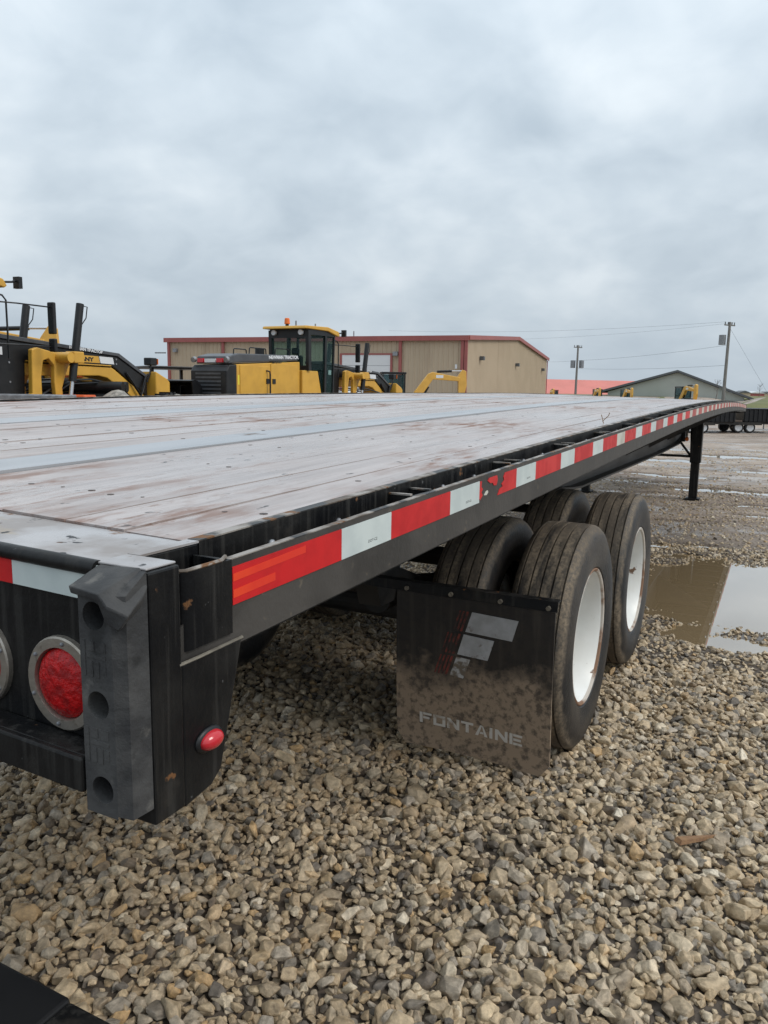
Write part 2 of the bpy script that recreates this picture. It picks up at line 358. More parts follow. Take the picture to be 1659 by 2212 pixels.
def text(name, body, size, mat, parent, origin, xdir, ydir, sx=1.0, bold=0.0, extr=0.0015):
    cu = bpy.data.curves.new(name, 'FONT'); cu.body = body; cu.size = size; cu.extrude = extr; cu.offset = bold
    to = bpy.data.objects.new(name, cu); COL.objects.link(to)
    bpy.context.view_layer.update()
    me = bpy.data.meshes.new_from_object(to.evaluated_get(bpy.context.evaluated_depsgraph_get()))
    bpy.data.objects.remove(to)
    X = Vector(xdir).normalized(); Y = Vector(ydir).normalized(); Z = X.cross(Y)
    M = Matrix((X*sx, Y, Z)).transposed().to_4x4(); M.translation = Vector(origin)
    me.transform(M); me.materials.clear(); me.materials.append(mat)
    o = bpy.data.objects.new(name, me); COL.objects.link(o); o.parent = parent; return o

# ------------------------------------------------------------------ ground
def sst(a, b, x):
    t = min(1, max(0, (x-a)/(b-a))); return t*t*(3-2*t)
PUDDLES = [(1.35, 6.2, .62, 1.25, .055), (2.35, 5.9, .95, 1.05, .06), (1.72, 4.62, .17, .13, .045), (2.6, 7.0, .8, .45, .04),
           (.8, 7.75, .28, .11, .045), (1.25, 7.95, .25, .07, .04), (1.75, 10.6, .5, .12, .04), (1.6, 13.1, 1.3, .22, .06), (.2, 12.3, .5, .10, .04), (.9, 9.4, .35, .07, .04), (2.9, 9.9, .6, .12, .05), (2.2, 11.6, .8, .10, .05), (.3, 15.2, 1.3, .22, .05), (1.9, 17.2, 1.2, .25, .05), (-.6, 19.0, 1.2, .35, .05), (1.2, 21.2, 1.6, .35, .06), (-1.5, 23.0, 1.4, .4, .05), (2.4, 23.5, 1.0, .3, .05), (.2, 13.9, .9, .1, .05)]
WATER = -0.022
def macro(x, y):
    h = -0.5*sst(26, 43, y)*sst(-9, -4, x)
    h += sst(50, 60, y)*sst(-4.5, -.5, x)*1.5 + 0.35*sst(60, 110, y)*sst(-4.5, -.5, x)
    h += 1.3*sst(88, 125, y)*(1-sst(-4.5, -.5, x))
    return h
def pud(x, y):
    d = 0.0
    if y > 8.3: y += .42*mnoise.noise((x*.9, y*.4, 3))+.15*mnoise.noise((x*3.1, y, 5))
    for cx, cy, rx, ry, dp in PUDDLES:
        q = ((x-cx)/rx)**2+((y-cy)/ry)**2
        if q < 4: d += dp*math.exp(-q*1.1)
    return d
def gh(x, y):
    h = macro(x, y)
    if -8 < x < 8 and -3 < y < 26:
        h += 0.012*mnoise.noise((x*1.1, y*1.1, 0))+0.010*mnoise.noise((x*3.7, y*3.7, 4))+0.006*mnoise.noise((x*9, y*9, 2))
        d_ = pud(x, y); h -= d_*(1+.9*mnoise.noise((x*2.3, y*2.3, 7)))+(.15*max(0, mnoise.noise((x*3.1, y*4.2, 9))-.10) if d_ > .012 else 0)
    return h
def axis(lo, hi, step, far, g=1.16):
    a = list(np.arange(lo, hi+1e-6, step)); d = step; x = hi
    while x < far: d *= g; x += d; a.append(x)
    d = step; x = lo
    while x > -far: d *= g; x -= d; a.insert(0, x)
    return a
gx = axis(-3.2, 4.4, .07, 900); gy = [q_ for q_ in axis(-.8, 14.5, .08, 1200) if q_ <= 14.5]+[float(q_) for q_ in np.arange(14.62, 26, .14)]+[q_ for q_ in axis(-.8, 26.4, .5, 1200) if q_ > 26]
gv = [(x, y, gh(x, y)) for y in gy for x in gx]; nx = len(gx)
gf = [(j*nx+i, j*nx+i+1, (j+1)*nx+i+1, (j+1)*nx+i) for j in range(len(gy)-1) for i in range(nx-1)]
def ground_mat():
    mt = bpy.data.materials.new('muddy_gravel'); mt.use_nodes = True; t = mt.node_tree; b = t.nodes['Principled BSDF']
    tcn = t.nodes.new('ShaderNodeTexCoord')
    def nz(sc, st=(1, 1, 1), det=8, ro=.6):
        mp = t.nodes.new('ShaderNodeMapping'); mp.inputs['Scale'].default_value = st
        t.links.new(tcn.outputs['Object'], mp.inputs[0])
        n = t.nodes.new('ShaderNodeTexNoise'); n.inputs['Scale'].default_value = sc; n.inputs['Detail'].default_value = det
        n.inputs['Roughness'].default_value = ro; t.links.new(mp.outputs[0], n.inputs['Vector']); return n.outputs['Fac']
    def mr(s, a, c, lo, hi):
        n = t.nodes.new('ShaderNodeMapRange'); n.inputs[1].default_value = a; n.inputs[2].default_value = c
        n.inputs[3].default_value = lo; n.inputs[4].default_value = hi; t.links.new(s, n.inputs[0]); return n.outputs[0]
    def mixc(f, a, c):
        n = t.nodes.new('ShaderNodeMix'); n.data_type = 'RGBA'; t.links.new(f, n.inputs[0])
        for s, v in ((6, a), (7, c)):
            if isinstance(v, tuple): n.inputs[s].default_value = (*v, 1)
            else: t.links.new(v, n.inputs[s])
        return n.outputs[2]
    vo = t.nodes.new('ShaderNodeTexVoronoi'); vo.inputs['Scale'].default_value = 26; t.links.new(tcn.outputs['Object'], vo.inputs['Vector'])
    sepc = t.nodes.new('ShaderNodeSeparateColor'); t.links.new(vo.outputs['Color'], sepc.inputs[0])
    col = mixc(mr(nz(.45), .4, .62, 0, 1), (0.40, 0.32, 0.26), (0.17, 0.12, 0.09))
    col = mixc(mr(sepc.outputs[0], .35, 1, 0, .65), col, (0.37, 0.32, 0.26))
    col = mixc(mr(nz(3.5), .52, .7, 0, .7), col, (0.15, 0.10, 0.075))
    sp_ = t.nodes.new('ShaderNodeSeparateXYZ'); t.links.new(tcn.outputs['Object'], sp_.inputs[0])
    col = mixc(mr(sp_.outputs[1], 6.5, 10.5, 1, 0), col, (0.085, 0.066, 0.05))
    rmul = t.nodes.new('ShaderNodeMath'); rmul.operation = 'MULTIPLY'; t.links.new(mr(sp_.outputs[2], -.022, -.002, .8, 0), rmul.inputs[0]); t.links.new(mr(sp_.outputs[1], 22, 25, 1, 0), rmul.inputs[1]); rim_ = rmul.outputs[0]
    col = mixc(rim_, col, (0.075, 0.055, 0.038))
    wet = mr(nz(.5, (1, 1.8, 1), 7, .65), .50, .57, 0, 1)
    t.links.new(col, b.inputs['Base Color']); t.links.new(mr(wet, 0, 1, .85, .24), b.inputs['Roughness'])
    bn = t.nodes.new('ShaderNodeBump'); t.links.new(mr(wet, 0, 1, .8, .12), bn.inputs['Strength']); bn.inputs['Distance'].default_value = 0.02
    t.links.new(vo.outputs['Distance'], bn.inputs['Height'])
    bn2 = t.nodes.new('ShaderNodeBump'); t.links.new(mr(wet, 0, 1, .6, .06), bn2.inputs['Strength']); bn2.inputs['Distance'].default_value = 0.05
    t.links.new(nz(6), bn2.inputs['Height']); t.links.new(bn.outputs[0], bn2.inputs['Normal']); t.links.new(bn2.outputs[0], b.inputs['Normal'])
    return mt
g = MB(); g.add(gv, gf); go = g.build('ground', ground_mat(), smooth=True, angle=180); go['kind'] = 'structure'
# puddle water, one sheet just under the gravel surface, showing where the ground dips
wm = bpy.data.materials.new('muddy_water'); wm.use_nodes = True; wb = wm.node_tree.nodes['Principled BSDF']
wb.inputs['Base Color'].default_value = (0.30, 0.215, 0.12, 1); wb.inputs['Roughness'].default_value = 0.015; wb.inputs['IOR'].default_value = 1.8; wb.inputs['Coat Weight'].default_value = 1; wb.inputs['Coat Roughness'].default_value = .01; wb.inputs['Coat IOR'].default_value = 1.8
wb.inputs['Specular IOR Level'].default_value = 0.8
wv = MB(); wxs = np.linspace(-3.5, 6.5, 11); wys = np.linspace(3.9, 25.5, 30)
def wz(y): return WATER
wv.add([(x, y, wz(y)) for y in wys for x in wxs], [(j*11+i, j*11+i+1, (j+1)*11+i+1, (j+1)*11+i) for j in range(29) for i in range(10)])
wo = wv.build('puddle_water', wm); wo['kind'] = 'structure'
# grass field beyond the yard
gm = mk('winter_grass', (0.115, 0.125, 0.035), (0.17, 0.155, 0.06), 0.12, 0.9, bump=0.5, bscale=2,
        spots=[((0.07, 0.085, 0.025), 0.5, .52, .62, .9), ((0.20, 0.17, 0.08), 1.6, .6, .7, .9)])
gv2 = MB(); fx = list(np.linspace(-14, 30, 30))+[60, 150, 400, 900]; fy = [55, 57, 59, 61, 64, 70, 80, 95, 110, 140, 200, 300, 600, 1200]
fx = [-900, -400, -150, -60, -30]+fx
gv2.add([(x, max(y, 118 if x < -13 else 0)+ (0.0005*y), gh(x, max(y, 118 if x < -13 else 0))+.02) for y in fy for x in fx],
        [(j*len(fx)+i, j*len(fx)+i+1, (j+1)*len(fx)+i+1, (j+1)*len(fx)+i) for j in range(len(fy)-1) for i in range(len(fx)-1)])
gro = gv2.build('grass_field', gm, smooth=True, angle=180); gro['kind'] = 'structure'

# ------------------------------------------------------------------ gravel: loose crushed stones
def stone_mat():
    mt = bpy.data.materials.new('crushed_limestone'); mt.use_nodes = True; t = mt.node_tree; b = t.nodes['Principled BSDF']
    oi = t.nodes.new('ShaderNodeObjectInfo'); rp = t.nodes.new('ShaderNodeValToRGB'); t.links.new(oi.outputs['Random'], rp.inputs[0])
    cols = [(q_, (c_[0]*1.14, c_[1]*1.09, c_[2]*1.0)) for q_, c_ in [(0, (0.31, 0.235, 0.155)), (.14, (0.42, 0.335, 0.23)), (.30, (0.27, 0.22, 0.165)), (.44, (0.47, 0.375, 0.255)), (.56, (0.33, 0.295, 0.255)),
            (.67, (0.37, 0.28, 0.175)), (.76, (0.52, 0.45, 0.35)), (.82, (0.22, 0.195, 0.165)), (.90, (0.115, 0.10, 0.088)), (.955, (0.45, 0.31, 0.165)), (1.0, (0.60, 0.55, 0.47))]]
    el = rp.color_ramp.elements; rp.color_ramp.interpolation = 'LINEAR'
    el[0].position = 0; el[0].color = (*cols[0][1], 1); el[1].position = cols[1][0]; el[1].color = (*cols[1][1], 1)
    for p_, c_ in cols[2:]:
        q = el.new(p_); q.color = (*c_, 1)
    tcn = t.nodes.new('ShaderNodeTexCoord')
    mpv = t.nodes.new('ShaderNodeVectorMath'); mpv.operation = 'ADD'; t.links.new(tcn.outputs['Object'], mpv.inputs[0])
    cmb = t.nodes.new('ShaderNodeMath'); cmb.operation = 'MULTIPLY'; cmb.inputs[1].default_value = 90; t.links.new(oi.outputs['Random'], cmb.inputs[0]); t.links.new(cmb.outputs[0], mpv.inputs[1])
    n = t.nodes.new('ShaderNodeTexNoise'); n.inputs['Scale'].default_value = 1.3; n.inputs['Detail'].default_value = 7; n.inputs['Roughness'].default_value = .68
    t.links.new(mpv.outputs[0], n.inputs['Vector'])
    mr = t.nodes.new('ShaderNodeMapRange'); mr.inputs[1].default_value = .34; mr.inputs[2].default_value = .66; mr.inputs[3].default_value = .55; mr.inputs[4].default_value = 1.40
    t.links.new(n.outputs['Fac'], mr.inputs[0])
    mu = t.nodes.new('ShaderNodeMix'); mu.data_type = 'RGBA'; mu.blend_type = 'MULTIPLY'; mu.inputs[0].default_value = 1
    t.links.new(rp.outputs[0], mu.inputs[6]); t.links.new(mr.outputs[0], mu.inputs[7]); t.links.new(mu.outputs[2], b.inputs['Base Color'])
    b.inputs['Roughness'].default_value = .5
    bn = t.nodes.new('ShaderNodeBump'); bn.inputs['Strength'].default_value = .3; bn.inputs['Distance'].default_value = .15
    t.links.new(n.outputs['Fac'], bn.inputs['Height']); t.links.new(bn.outputs[0], b.inputs['Normal'])
    return mt
stm = stone_mat()
scol = bpy.data.collections.new('stone_shapes')
for k in range(14):
    bm = bmesh.new(); rr = random.Random(k)
    npt = rr.choice((9, 11, 13, 15)); ph = rr.uniform(0, 6.28); ex, ey = rr.uniform(.72, .95), rr.uniform(.58, .80)
    for i in range(npt):          # jittered even spread over a squashed ball: chunky broken stone
        zz = 1-2*(i+.5)/npt; an = i*2.39996+ph+rr.uniform(-.7, .7); zz = max(-1, min(1, zz+rr.uniform(-.22, .22))); q_ = math.sqrt(1-zz*zz)
        v = Vector((q_*math.cos(an), q_*math.sin(an), zz))*rr.uniform(.80, 1.16); bm.verts.new((v.x, v.y*ex, v.z*ey))
    r_ = bmesh.ops.convex_hull(bm, input=bm.verts)
    bmesh.ops.delete(bm, geom=[q for q in r_['geom_interior'] if isinstance(q, bmesh.types.BMVert)], context='VERTS')
    bmesh.ops.bevel(bm, geom=bm.edges[:], offset=.055, segments=1, affect='EDGES', clamp_overlap=True)
    me = bpy.data.meshes.new('stone'); bm.to_mesh(me); bm.free(); me.materials.append(stm)
    scol.objects.link(bpy.data.objects.new('stone', me))
def scatter():
    P = []; SC = []
    def patch(x0, x1, y0, y1, sp, smin, smax, keep, zoff):
        nxx, nyy = int((x1-x0)/sp), int((y1-y0)/sp)
        X, Y = np.meshgrid(x0+(np.arange(nxx)+.5)*sp, y0+(np.arange(nyy)+.5)*sp)
        X = X.ravel()+rng.uniform(-.5, .5, X.size)*sp; Y = Y.ravel()+rng.uniform(-.5, .5, Y.size)*sp
        q = rng.random(X.size); s = smin+(smax-smin)*rng.random(X.size)**2.2
        for x, y, k_, s_ in zip(X, Y, q, s):
            kp = keep(x, y)
            if k_ > kp: continue
            dp = pud(x, y); h = gh(x, y)
            if dp > .02: s_ *= max(.35, 1-dp*9)
            P.append((x, y, h+zoff+s_*.25*(random.random()-.35))); SC.append(s_)
    right = lambda y: 2.15+.16*y           # a little past the right edge of view
    left = lambda y: -.6-.75*y
    vis = lambda x, y, m_=0.: 1.0 if left(y)-m_ < x < right(y)+m_ else 0.0
    patch(-2.6, 3.0, .0, 4.0, .0275, .012, .031, lambda x, y: vis(x, y, .3), .002)
    patch(-2.6, 3.0, .0, 4.0, .042, .016, .036, lambda x, y: vis(x, y, .3)*.9, .014)
    patch(-1.5, 3.0, .0, 3.6, .15, .032, .052, lambda x, y: vis(x, y, .3)*.5, .016)
    patch(-3.0, 3.6, 4.0, 8.0, .034, .011, .032, lambda x, y: vis(x, y, .3)*.9, .003)
    patch(-2.0, 3.8, 8.0, 14.0, .055, .010, .030, lambda x, y: vis(x, y)*.62, .000)
    patch(-2.0, 5.0, 14.0, 24.0, .11, .014, .036, lambda x, y: vis(x, y)*.45, -.002)
    return np.array(P), np.array(SC)
P, SC = scatter(); n_ = len(P)
me = bpy.data.meshes.new('gravel'); me.vertices.add(n_); me.vertices.foreach_set('co', P.ravel())
rot = np.column_stack([rng.normal(0, .38, n_), rng.normal(0, .38, n_), rng.uniform(0, 6.28, n_)])
scl = SC[:, None]*np.column_stack([rng.uniform(.85, 1.35, n_), rng.uniform(.75, 1.15, n_), rng.uniform(.7, 1.15, n_)])
for nm, arr in (('rot', rot), ('scl', scl)):
    a = me.attributes.new(nm, 'FLOAT_VECTOR', 'POINT'); a.data.foreach_set('vector', arr.astype(np.float32).ravel())
a = me.attributes.new('pick', 'INT', 'POINT'); a.data.foreach_set('value', rng.integers(0, 14, n_).astype(np.int32))
gro = bpy.data.objects.new('gravel', me); COL.objects.link(gro); gro['kind'] = 'stuff'
ng = bpy.data.node_groups.new('scatter_stones', 'GeometryNodeTree')
ng.interface.new_socket('Geometry', in_out='INPUT', socket_type='NodeSocketGeometry'); ng.interface.new_socket('Geometry', in_out='OUTPUT', socket_type='NodeSocketGeometry')
gi = ng.nodes.new('NodeGroupInput'); gout = ng.nodes.new('NodeGroupOutput'); iop = ng.nodes.new('GeometryNodeInstanceOnPoints'); ci = ng.nodes.new('GeometryNodeCollectionInfo')
ci.inputs['Collection'].default_value = scol; ci.inputs['Separate Children'].default_value = True; ci.inputs['Reset Children'].default_value = True
def na(nm, tp):
    q = ng.nodes.new('GeometryNodeInputNamedAttribute'); q.data_type = tp; q.inputs['Name'].default_value = nm; return q.outputs['Attribute']
ng.links.new(gi.outputs[0], iop.inputs['Points']); ng.links.new(ci.outputs[0], iop.inputs['Instance'])
iop.inputs['Pick Instance'].default_value = True
ng.links.new(na('pick', 'INT'), iop.inputs['Instance Index'])
e2r = ng.nodes.new('FunctionNodeEulerToRotation'); ng.links.new(na('rot', 'FLOAT_VECTOR'), e2r.inputs[0]); ng.links.new(e2r.outputs[0], iop.inputs['Rotation'])
ng.links.new(na('scl', 'FLOAT_VECTOR'), iop.inputs['Scale']); ng.links.new(iop.outputs[0], gout.inputs[0])
gro.modifiers.new('scatter', 'NODES').node_group = ng
gro.data.materials.append(stm)

# ------------------------------------------------------------------ flatbed trailer
LEN = 14.55
_pts = [(.15, 1.323), (1.5, 1.3605), (2.41, 1.385), (3.5, 1.4045), (4.47, 1.416), (5.5, 1.437), (7.23, 1.468), (9.98, 1.466), (12, 1.44), (13.98, 1.404), (14.6, 1.38)]
_co = np.polyfit([p_[0] for p_ in _pts], [p_[1] for p_ in _pts], 4)
def zt(y): return float(np.polyval(_co, y))                  # top of the reflective tape along the right rail: the bed is arched
def roll(x, y):                                              # the bed leans: its left side sits higher
    a = .092-.047*sst(1.5, 8, y); s_ = (1.295-x)/2.59
    return a*max(0, s_)**1.25
def zd(x, y): return zt(y)+.024+roll(x, y)                   # deck surface
YS = list(np.linspace(.158, LEN, 64))
def strip(mb, x0, x1, ys, zf0, zf1):
    """bar following the arch; zf(x, y) gives bottom and top"""
    vs = []
    for y in ys:
        vs += [(x0, y, zf0(x0, y)), (x1, y, zf0(x1, y)), (x1, y, zf1(x1, y)), (x0, y, zf1(x0, y))]
    n = len(ys); fs = [(0, 1, 2, 3), tuple(4*(n-1)+i for i in (3, 2, 1, 0))]
    for i in range(n-1):
        for j in range(4): fs.append((4*i+j, 4*i+(j+1) % 4, 4*(i+1)+(j+1) % 4, 4*(i+1)+j))
    return mb.add(vs, fs)
T = thing('flatbed_trailer', 'long black flatbed trailer with wet plank deck and red and white reflective tape', 'trailer')
# deck: planks and two metal strips over the main beams
deck = strip(MB(), -1.20, 1.20, YS, lambda x, y: zd(x, y)-.05, lambda x, y: zd(x, y)-.030).build('deck', under, T)
bnd = [-1.214, -1.10, -.98, -.84, -.70, -.505, None, -.355, -.21, -.07, .07, .21, .355, None, .505, .70, .84, .98, 1.10, 1.214]
DZ_ = {}
for a, b_ in zip(bnd[:-1], bnd[1:]):
    if a is None or b_ is None: continue
    dz = random.uniform(-.0025, .0015); DZ_[a] = dz
    strip(MB(), a+.0016, b_-.0016, YS, lambda x, y: zd(x, y)-.029, lambda x, y: zd(x, y)+dz+.0012*math.sin(y*2.1+a*9)).build('plank', plankm, deck)
for s_ in (-1, 1):
    x0, x1 = sorted((s_*.358, s_*.502))
    strip(MB(), x0, x1, YS, lambda x, y: zd(x, y)-.028, lambda x, y: zd(x, y)+.003).build('metal_strip', stripm, deck)
sc_ = MB()
for yc_ in np.arange(.36, 4.6, .405):
    for a, b_ in zip(bnd[:-1], bnd[1:]):
        if a is None or b_ is None: continue
        for fx_ in (.27, .73):
            if random.random() < .55: continue
            x = a+(b_-a)*fx_+random.uniform(-.008, .008); y = yc_+random.uniform(-.012, .012); rr_ = random.uniform(.003, .0075)
            z = zd(x, y)+DZ_[a]+.0012*math.sin(y*2.1+a*9)+.0006
            sc_.cyl((x, y, z-.004), (x, y, z), rr_, 8)
sc_.build('screw_head', mk('rusted_screw', (.035, .022, .017), (.07, .045, .035), 40, .6), deck)['kind'] = 'stuff'
# rear transverse deck plate with its rounded nose
xs = np.linspace(-1.298, 1.216, 27); mb = MB(); prof = []
for x in xs:
    z = zd(x, .05)
    pr = [(.155, z+.001), (.012, z-.001), (.003, z-.005), (-.002, z-.012), (-.002, z-.022), (.002, z-.026), (.155, z-.012)]
    prof.append([(x, py_, pz_) for py_, pz_ in pr])
k = 7
mb.add([v for r_ in prof for v in r_], [(i*k+j, i*k+(j+1) % k, (i+1)*k+(j+1) % k, (i+1)*k+j) for i in range(26) for j in range(k)]+[tuple(range(k)), tuple(range(26*k+k-1, 26*k-1, -1))])
mb.build('rear_deck_plate', plate_m, T, smooth=True)
MB().prism([(1.2165, .0), (1.294, .0), (1.294, .0488), (1.2165, .0488)], 'z', zd(1.295, .0)+.0045, zd(1.295, .0)+.0075).build('corner_cap', plate_m, T, bevel=.002)
MB().box(1.2162, 1.2362, .0492, .1562, zd(1.23, .1)+.0012, zd(1.23, .1)+.0042).build('corner_cap', plate_m, T)
lipv = MB(); lx_ = np.linspace(-1.298, 1.2195, 20)
lipv.tube([(x, .0, zd(x, .05)-.0035) for x in lx_], .0100, 12)
lipv.build('rear_lip', blackp, T, smooth=True, angle=60)
# rear header face, ledge, lamps
hp = MB()
hp.prism([(-1.298, 1.105+.06), (1.22, 1.105), (1.22, zd(1.22, .05)-.030), (-1.298, zd(-1.298, .05)-.030)], 'y', .002, .03)
header = hp.build('rear_header', blackp, T)
lg = MB()
for y0, y1, z0, z1 in ((-.0345, .0018, 1.116, 1.126), (-.045, -.035, 1.086, 1.1285)):
    lg.add([(-1.29, y0, z0+.06), (1.228, y0, z0), (1.228, y1, z0), (-1.29, y1, z0+.06), (-1.29, y0, z1+.06), (1.228, y0, z1), (1.228, y1, z1), (-1.29, y1, z1+.06)],
           [(0, 1, 2, 3), (4, 5, 6, 7), (0, 1, 5, 4), (1, 2, 6, 5), (2, 3, 7, 6), (3, 0, 4, 7)])
lg.build('rear_ledge', blackp, T, bevel=.003)
def hz_(x): return (1.30-x)*.025                             # the header leans with the bed
xx = 1.225; i = 0
while xx > -1.2:
    wd = .152 if i % 2 == 0 else .279
    x0 = xx-wd
    MB().add([(x0, -.0035, 1.302+hz_(x0)), (xx, -.0035, 1.302+hz_(xx)), (xx, -.0035, 1.349+hz_(xx)-.003), (x0, -.0035, 1.349+hz_(x0)-.003), (x0, .0015, 1.302+hz_(x0)), (xx, .0015, 1.302+hz_(xx)), (xx, .0015, 1.346+hz_(xx)), (x0, .0015, 1.346+hz_(x0))],
             [(0, 1, 2, 3), (0, 1, 5, 4), (1, 2, 6, 5), (2, 3, 7, 6), (3, 0, 4, 7)]).build('reflector_tape', white_t if i % 2 == 0 else red_t, header)
    xx = x0-.0005; i += 1
def ring_lathe(mb, c, prof, n=40):                           # turned about the y axis, prof = [(y, r)]
    k_ = len(prof); vs = []
    for i_ in range(n):
        t_ = 2*math.pi*i_/n
        for y, r in prof: vs.append((c[0]+r*math.cos(t_), y, c[1]+r*math.sin(t_)))
    return mb.add(vs, [(i_*k_+j, i_*k_+j+1, ((i_+1) % n)*k_+j+1, ((i_+1) % n)*k_+j) for i_ in range(n) for j in range(k_-1)])
RIV = None
for lx in (1.153, .996, -.996, -1.153):
    lz = 1.1905+hz_(lx)-.003
    rg_ = ring_lathe(MB(), (lx, lz), [(.002, .0605), (-.004, .060), (-.006, .058), (-.006, .0465), (-.003, .0455), (.004, .0455)]).build('lamp_ring', steel, T, smooth=True)
    ring_lathe(MB(), (lx, lz), [(.003, .0455), (-.001, .044), (-.002, .0425), (-.0055, .039), (-.009, .030), (-.0105, .018), (-.011, .0005)]).build('tail_light', lens_r, rg_, smooth=True)
    for q in range(6):
        t_ = q*math.pi/3+.4; rloc = (lx+.0525*math.cos(t_), -.0065, lz+.0525*math.sin(t_))
        if RIV is None: RIV = MB().sphere((0, 0, 0), .0028, 8, 5).build('rivet', galv, rg_, smooth=True); RIV.location = rloc
        else: dup(RIV, rg_, rloc)
# black corner post and side plates (right), mirrored plain post on the left
def poly_x(poly, x0, x1): return MB().prism(poly, 'x', x0, x1)
cz = zd(1.295, .0)
cp = MB().prism([(1.221, 1.043), (1.300, 1.043), (1.300, cz+.004), (1.236, cz+.004), (1.236, cz-.034), (1.221, cz-.034)], 'y', -.003, .0485)
cp.build('corner_post', blackp, T, bevel=.003)
sp_ = poly_x([(.049, 1.2255), (.166, 1.2265), (.158, 1.195), (.1195, 1.062), (.100, 1.047), (.049, 1.040)], 1.27, 1.2985).build('corner_plate', blackp, T, bevel=.003)
MB().tube([(1.2985, .044, 1.226), (1.2995, .08, 1.2262), (1.299, .12, 1.2268), (1.2985, .166, 1.2272)], .0022, 6).build('weld_bead', boltm, sp_)
ml = MB()
ml.sphere((1.2995, .094, 1.1125), 1, 20, 10, (.006, .0255, .0165)); gk = ml.build('marker_gasket', mblk, sp_, smooth=True)
MB().sphere((1.303, .0945, 1.1125), 1, 20, 12, (.012, .0205, .0125)).build('marker_light', lens_rm, gk, smooth=True)
poly_x([(0, 1.10), (.17, 1.14), (.17, 1.40), (0, 1.40)], -1.30, -1.2985+.05).build('corner_plate', blackp, T)
# dock bumper with three bolt holes
def bumper():
    mb = MB(); x0, x1, y0 = 1.228, 1.2935, -.042; zb, ztp = 1.066, 1.329; holes = (1.097, 1.199, 1.303); r = .0165; n = 24
    edges = [zb, (holes[0]+holes[1])/2, (holes[1]+holes[2])/2-.006, ztp]
    for k_, hz0 in enumerate(holes):
        cx = x0+.027+.0018*(2-k_); za, zb_ = edges[k_], edges[k_+1]; ring = []; rect = []; deep = []; bk = []
        for i_ in range(n):
            t_ = 2*math.pi*i_/n; c_, s__ = math.cos(t_), math.sin(t_)
            ring.append((cx+r*c_, y0, hz0+r*s__)); deep.append((cx+r*.96*c_, y0+.030, hz0+r*.96*s__)); bk.append((cx+r*.45*c_, y0+.030, hz0+r*.45*s__))
            lim = min(((x1-.012-cx)/c_ if c_ > 1e-6 else (x0+.004-cx)/c_ if c_ < -1e-6 else 9), ((zb_-hz0)/s__ if s__ > 1e-6 else (za-hz0)/s__ if s__ < -1e-6 else 9))
            rect.append((cx+lim*c_, y0, hz0+lim*s__))
        b0 = len(mb.v); mb.v += ring+rect+deep+bk
        for i_ in range(n):
            j = (i_+1) % n
            mb.f += [(b0+i_, b0+j, b0+n+j, b0+n+i_), (b0+i_, b0+2*n+i_, b0+2*n+j, b0+j), (b0+2*n+i_, b0+3*n+i_, b0+3*n+j, b0+2*n+j)]
        mb.f.append(tuple(b0+3*n+i_ for i_ in range(n)))
        # square off the cell corners the ring fan skips
        for cxn, czn in ((x1-.012, zb_), (x0+.004, zb_), (x0+.004, za), (x1-.012, za)):
            o_ = sorted(range(n), key=lambda q: (rect[q][0]-cxn)**2+(rect[q][2]-czn)**2)
            best = None
            for q in range(n):
                a_, b2 = rect[q], rect[(q+1) % n]
                if abs(a_[0]-b2[0]) > 1e-5 and abs(a_[2]-b2[2]) > 1e-5 and ((a_[0]+b2[0])/2-cxn)**2+((a_[2]+b2[2])/2-czn)**2 < .0012: best = q
            if best is not None:
                mb.add([rect[best], rect[(best+1) % n], (cxn, y0, czn)], [(0, 1, 2)])
    A = [(x0, -.036), (x0+.004, y0), (x1-.012, y0), (x1+.003, -.034), (x1+.005, -.004), (x0, -.004)]
    nA = len(A)
    vs = [(x, y, zb+(.004 if 0 < i_ < 3 else 0)) for i_, (x, y) in enumerate(A)]+[(x, y, ztp-(0 if y < -.03 else -.022)) for x, y in A]
    # outer shell without the front face, which the pierced cells make
    fs = [(i_, (i_+1) % nA, nA+(i_+1) % nA, nA+i_) for i_ in range(nA) if i_ != 1]+[tuple(range(nA)), tuple(range(2*nA-1, nA-1, -1))]
    mb.add(vs, fs)
    return mb
bp = bumper().build('dock_bumper', rubber_b, T)
for zc_ in (1.252, 1.149):       # moulded squares
    eb = MB()
    for u0, u1, w0, w1 in ((-.022, -.017, -.020, .022), (-.014, -.003, .010, .022), (0, .014, .010, .022), (-.014, .014, .002, .007), (-.014, -.006, -.02, -.002), (-.003, .004, -.02, -.002), (.007, .014, -.014, -.002)):
        eb.box(1.2575+u0, 1.2575+u1, -.0427, -.0419, zc_+w0, zc_+w1)
    eb.build('moulded_mark', rubber_b, bp)['kind'] = 'stuff'
# torn top cap of the bumper
cap = MB()
V = dict(a=(1.2233, -.047, 1.3346), b=(1.2753, -.053, 1.3329), c=(1.2876, -.002, 1.3541), c2=(1.2999, -.004, 1.3346), d=(1.3029, -.012, 1.3265), e=(1.3109, -.045, 1.3105),
         f=(1.2857, -.052, 1.3194), g=(1.2184, -.020, 1.3397), g2=(1.2225, -.002, 1.3500), a2=(1.2245, -.0455, 1.3255), b2=(1.2700, -.050, 1.3240), h=(1.2790, -.047, 1.2985), i=(1.2980, -.047, 1.2925), j=(1.2995, -.022, 1.3080), k=(1.2990, -.008, 1.3170))
vk = list(V); vi = lambda s_: tuple(vk.index(q) for q in s_.split())
cap.add([V[q] for q in vk], [vi('a b c g2 g'), vi('b f e d c2 c'), vi('a a2 b2 b'), vi('b b2 h f'), vi('f h i e'), vi('e i j d'), vi('d j k c2'), vi('h i j k')])
cap = cap.build('torn_flap', rubber_b, bp, smooth=True, angle=50)
md = cap.modifiers.new('thickness', 'SOLIDIFY'); md.thickness = .006; md.offset = -1
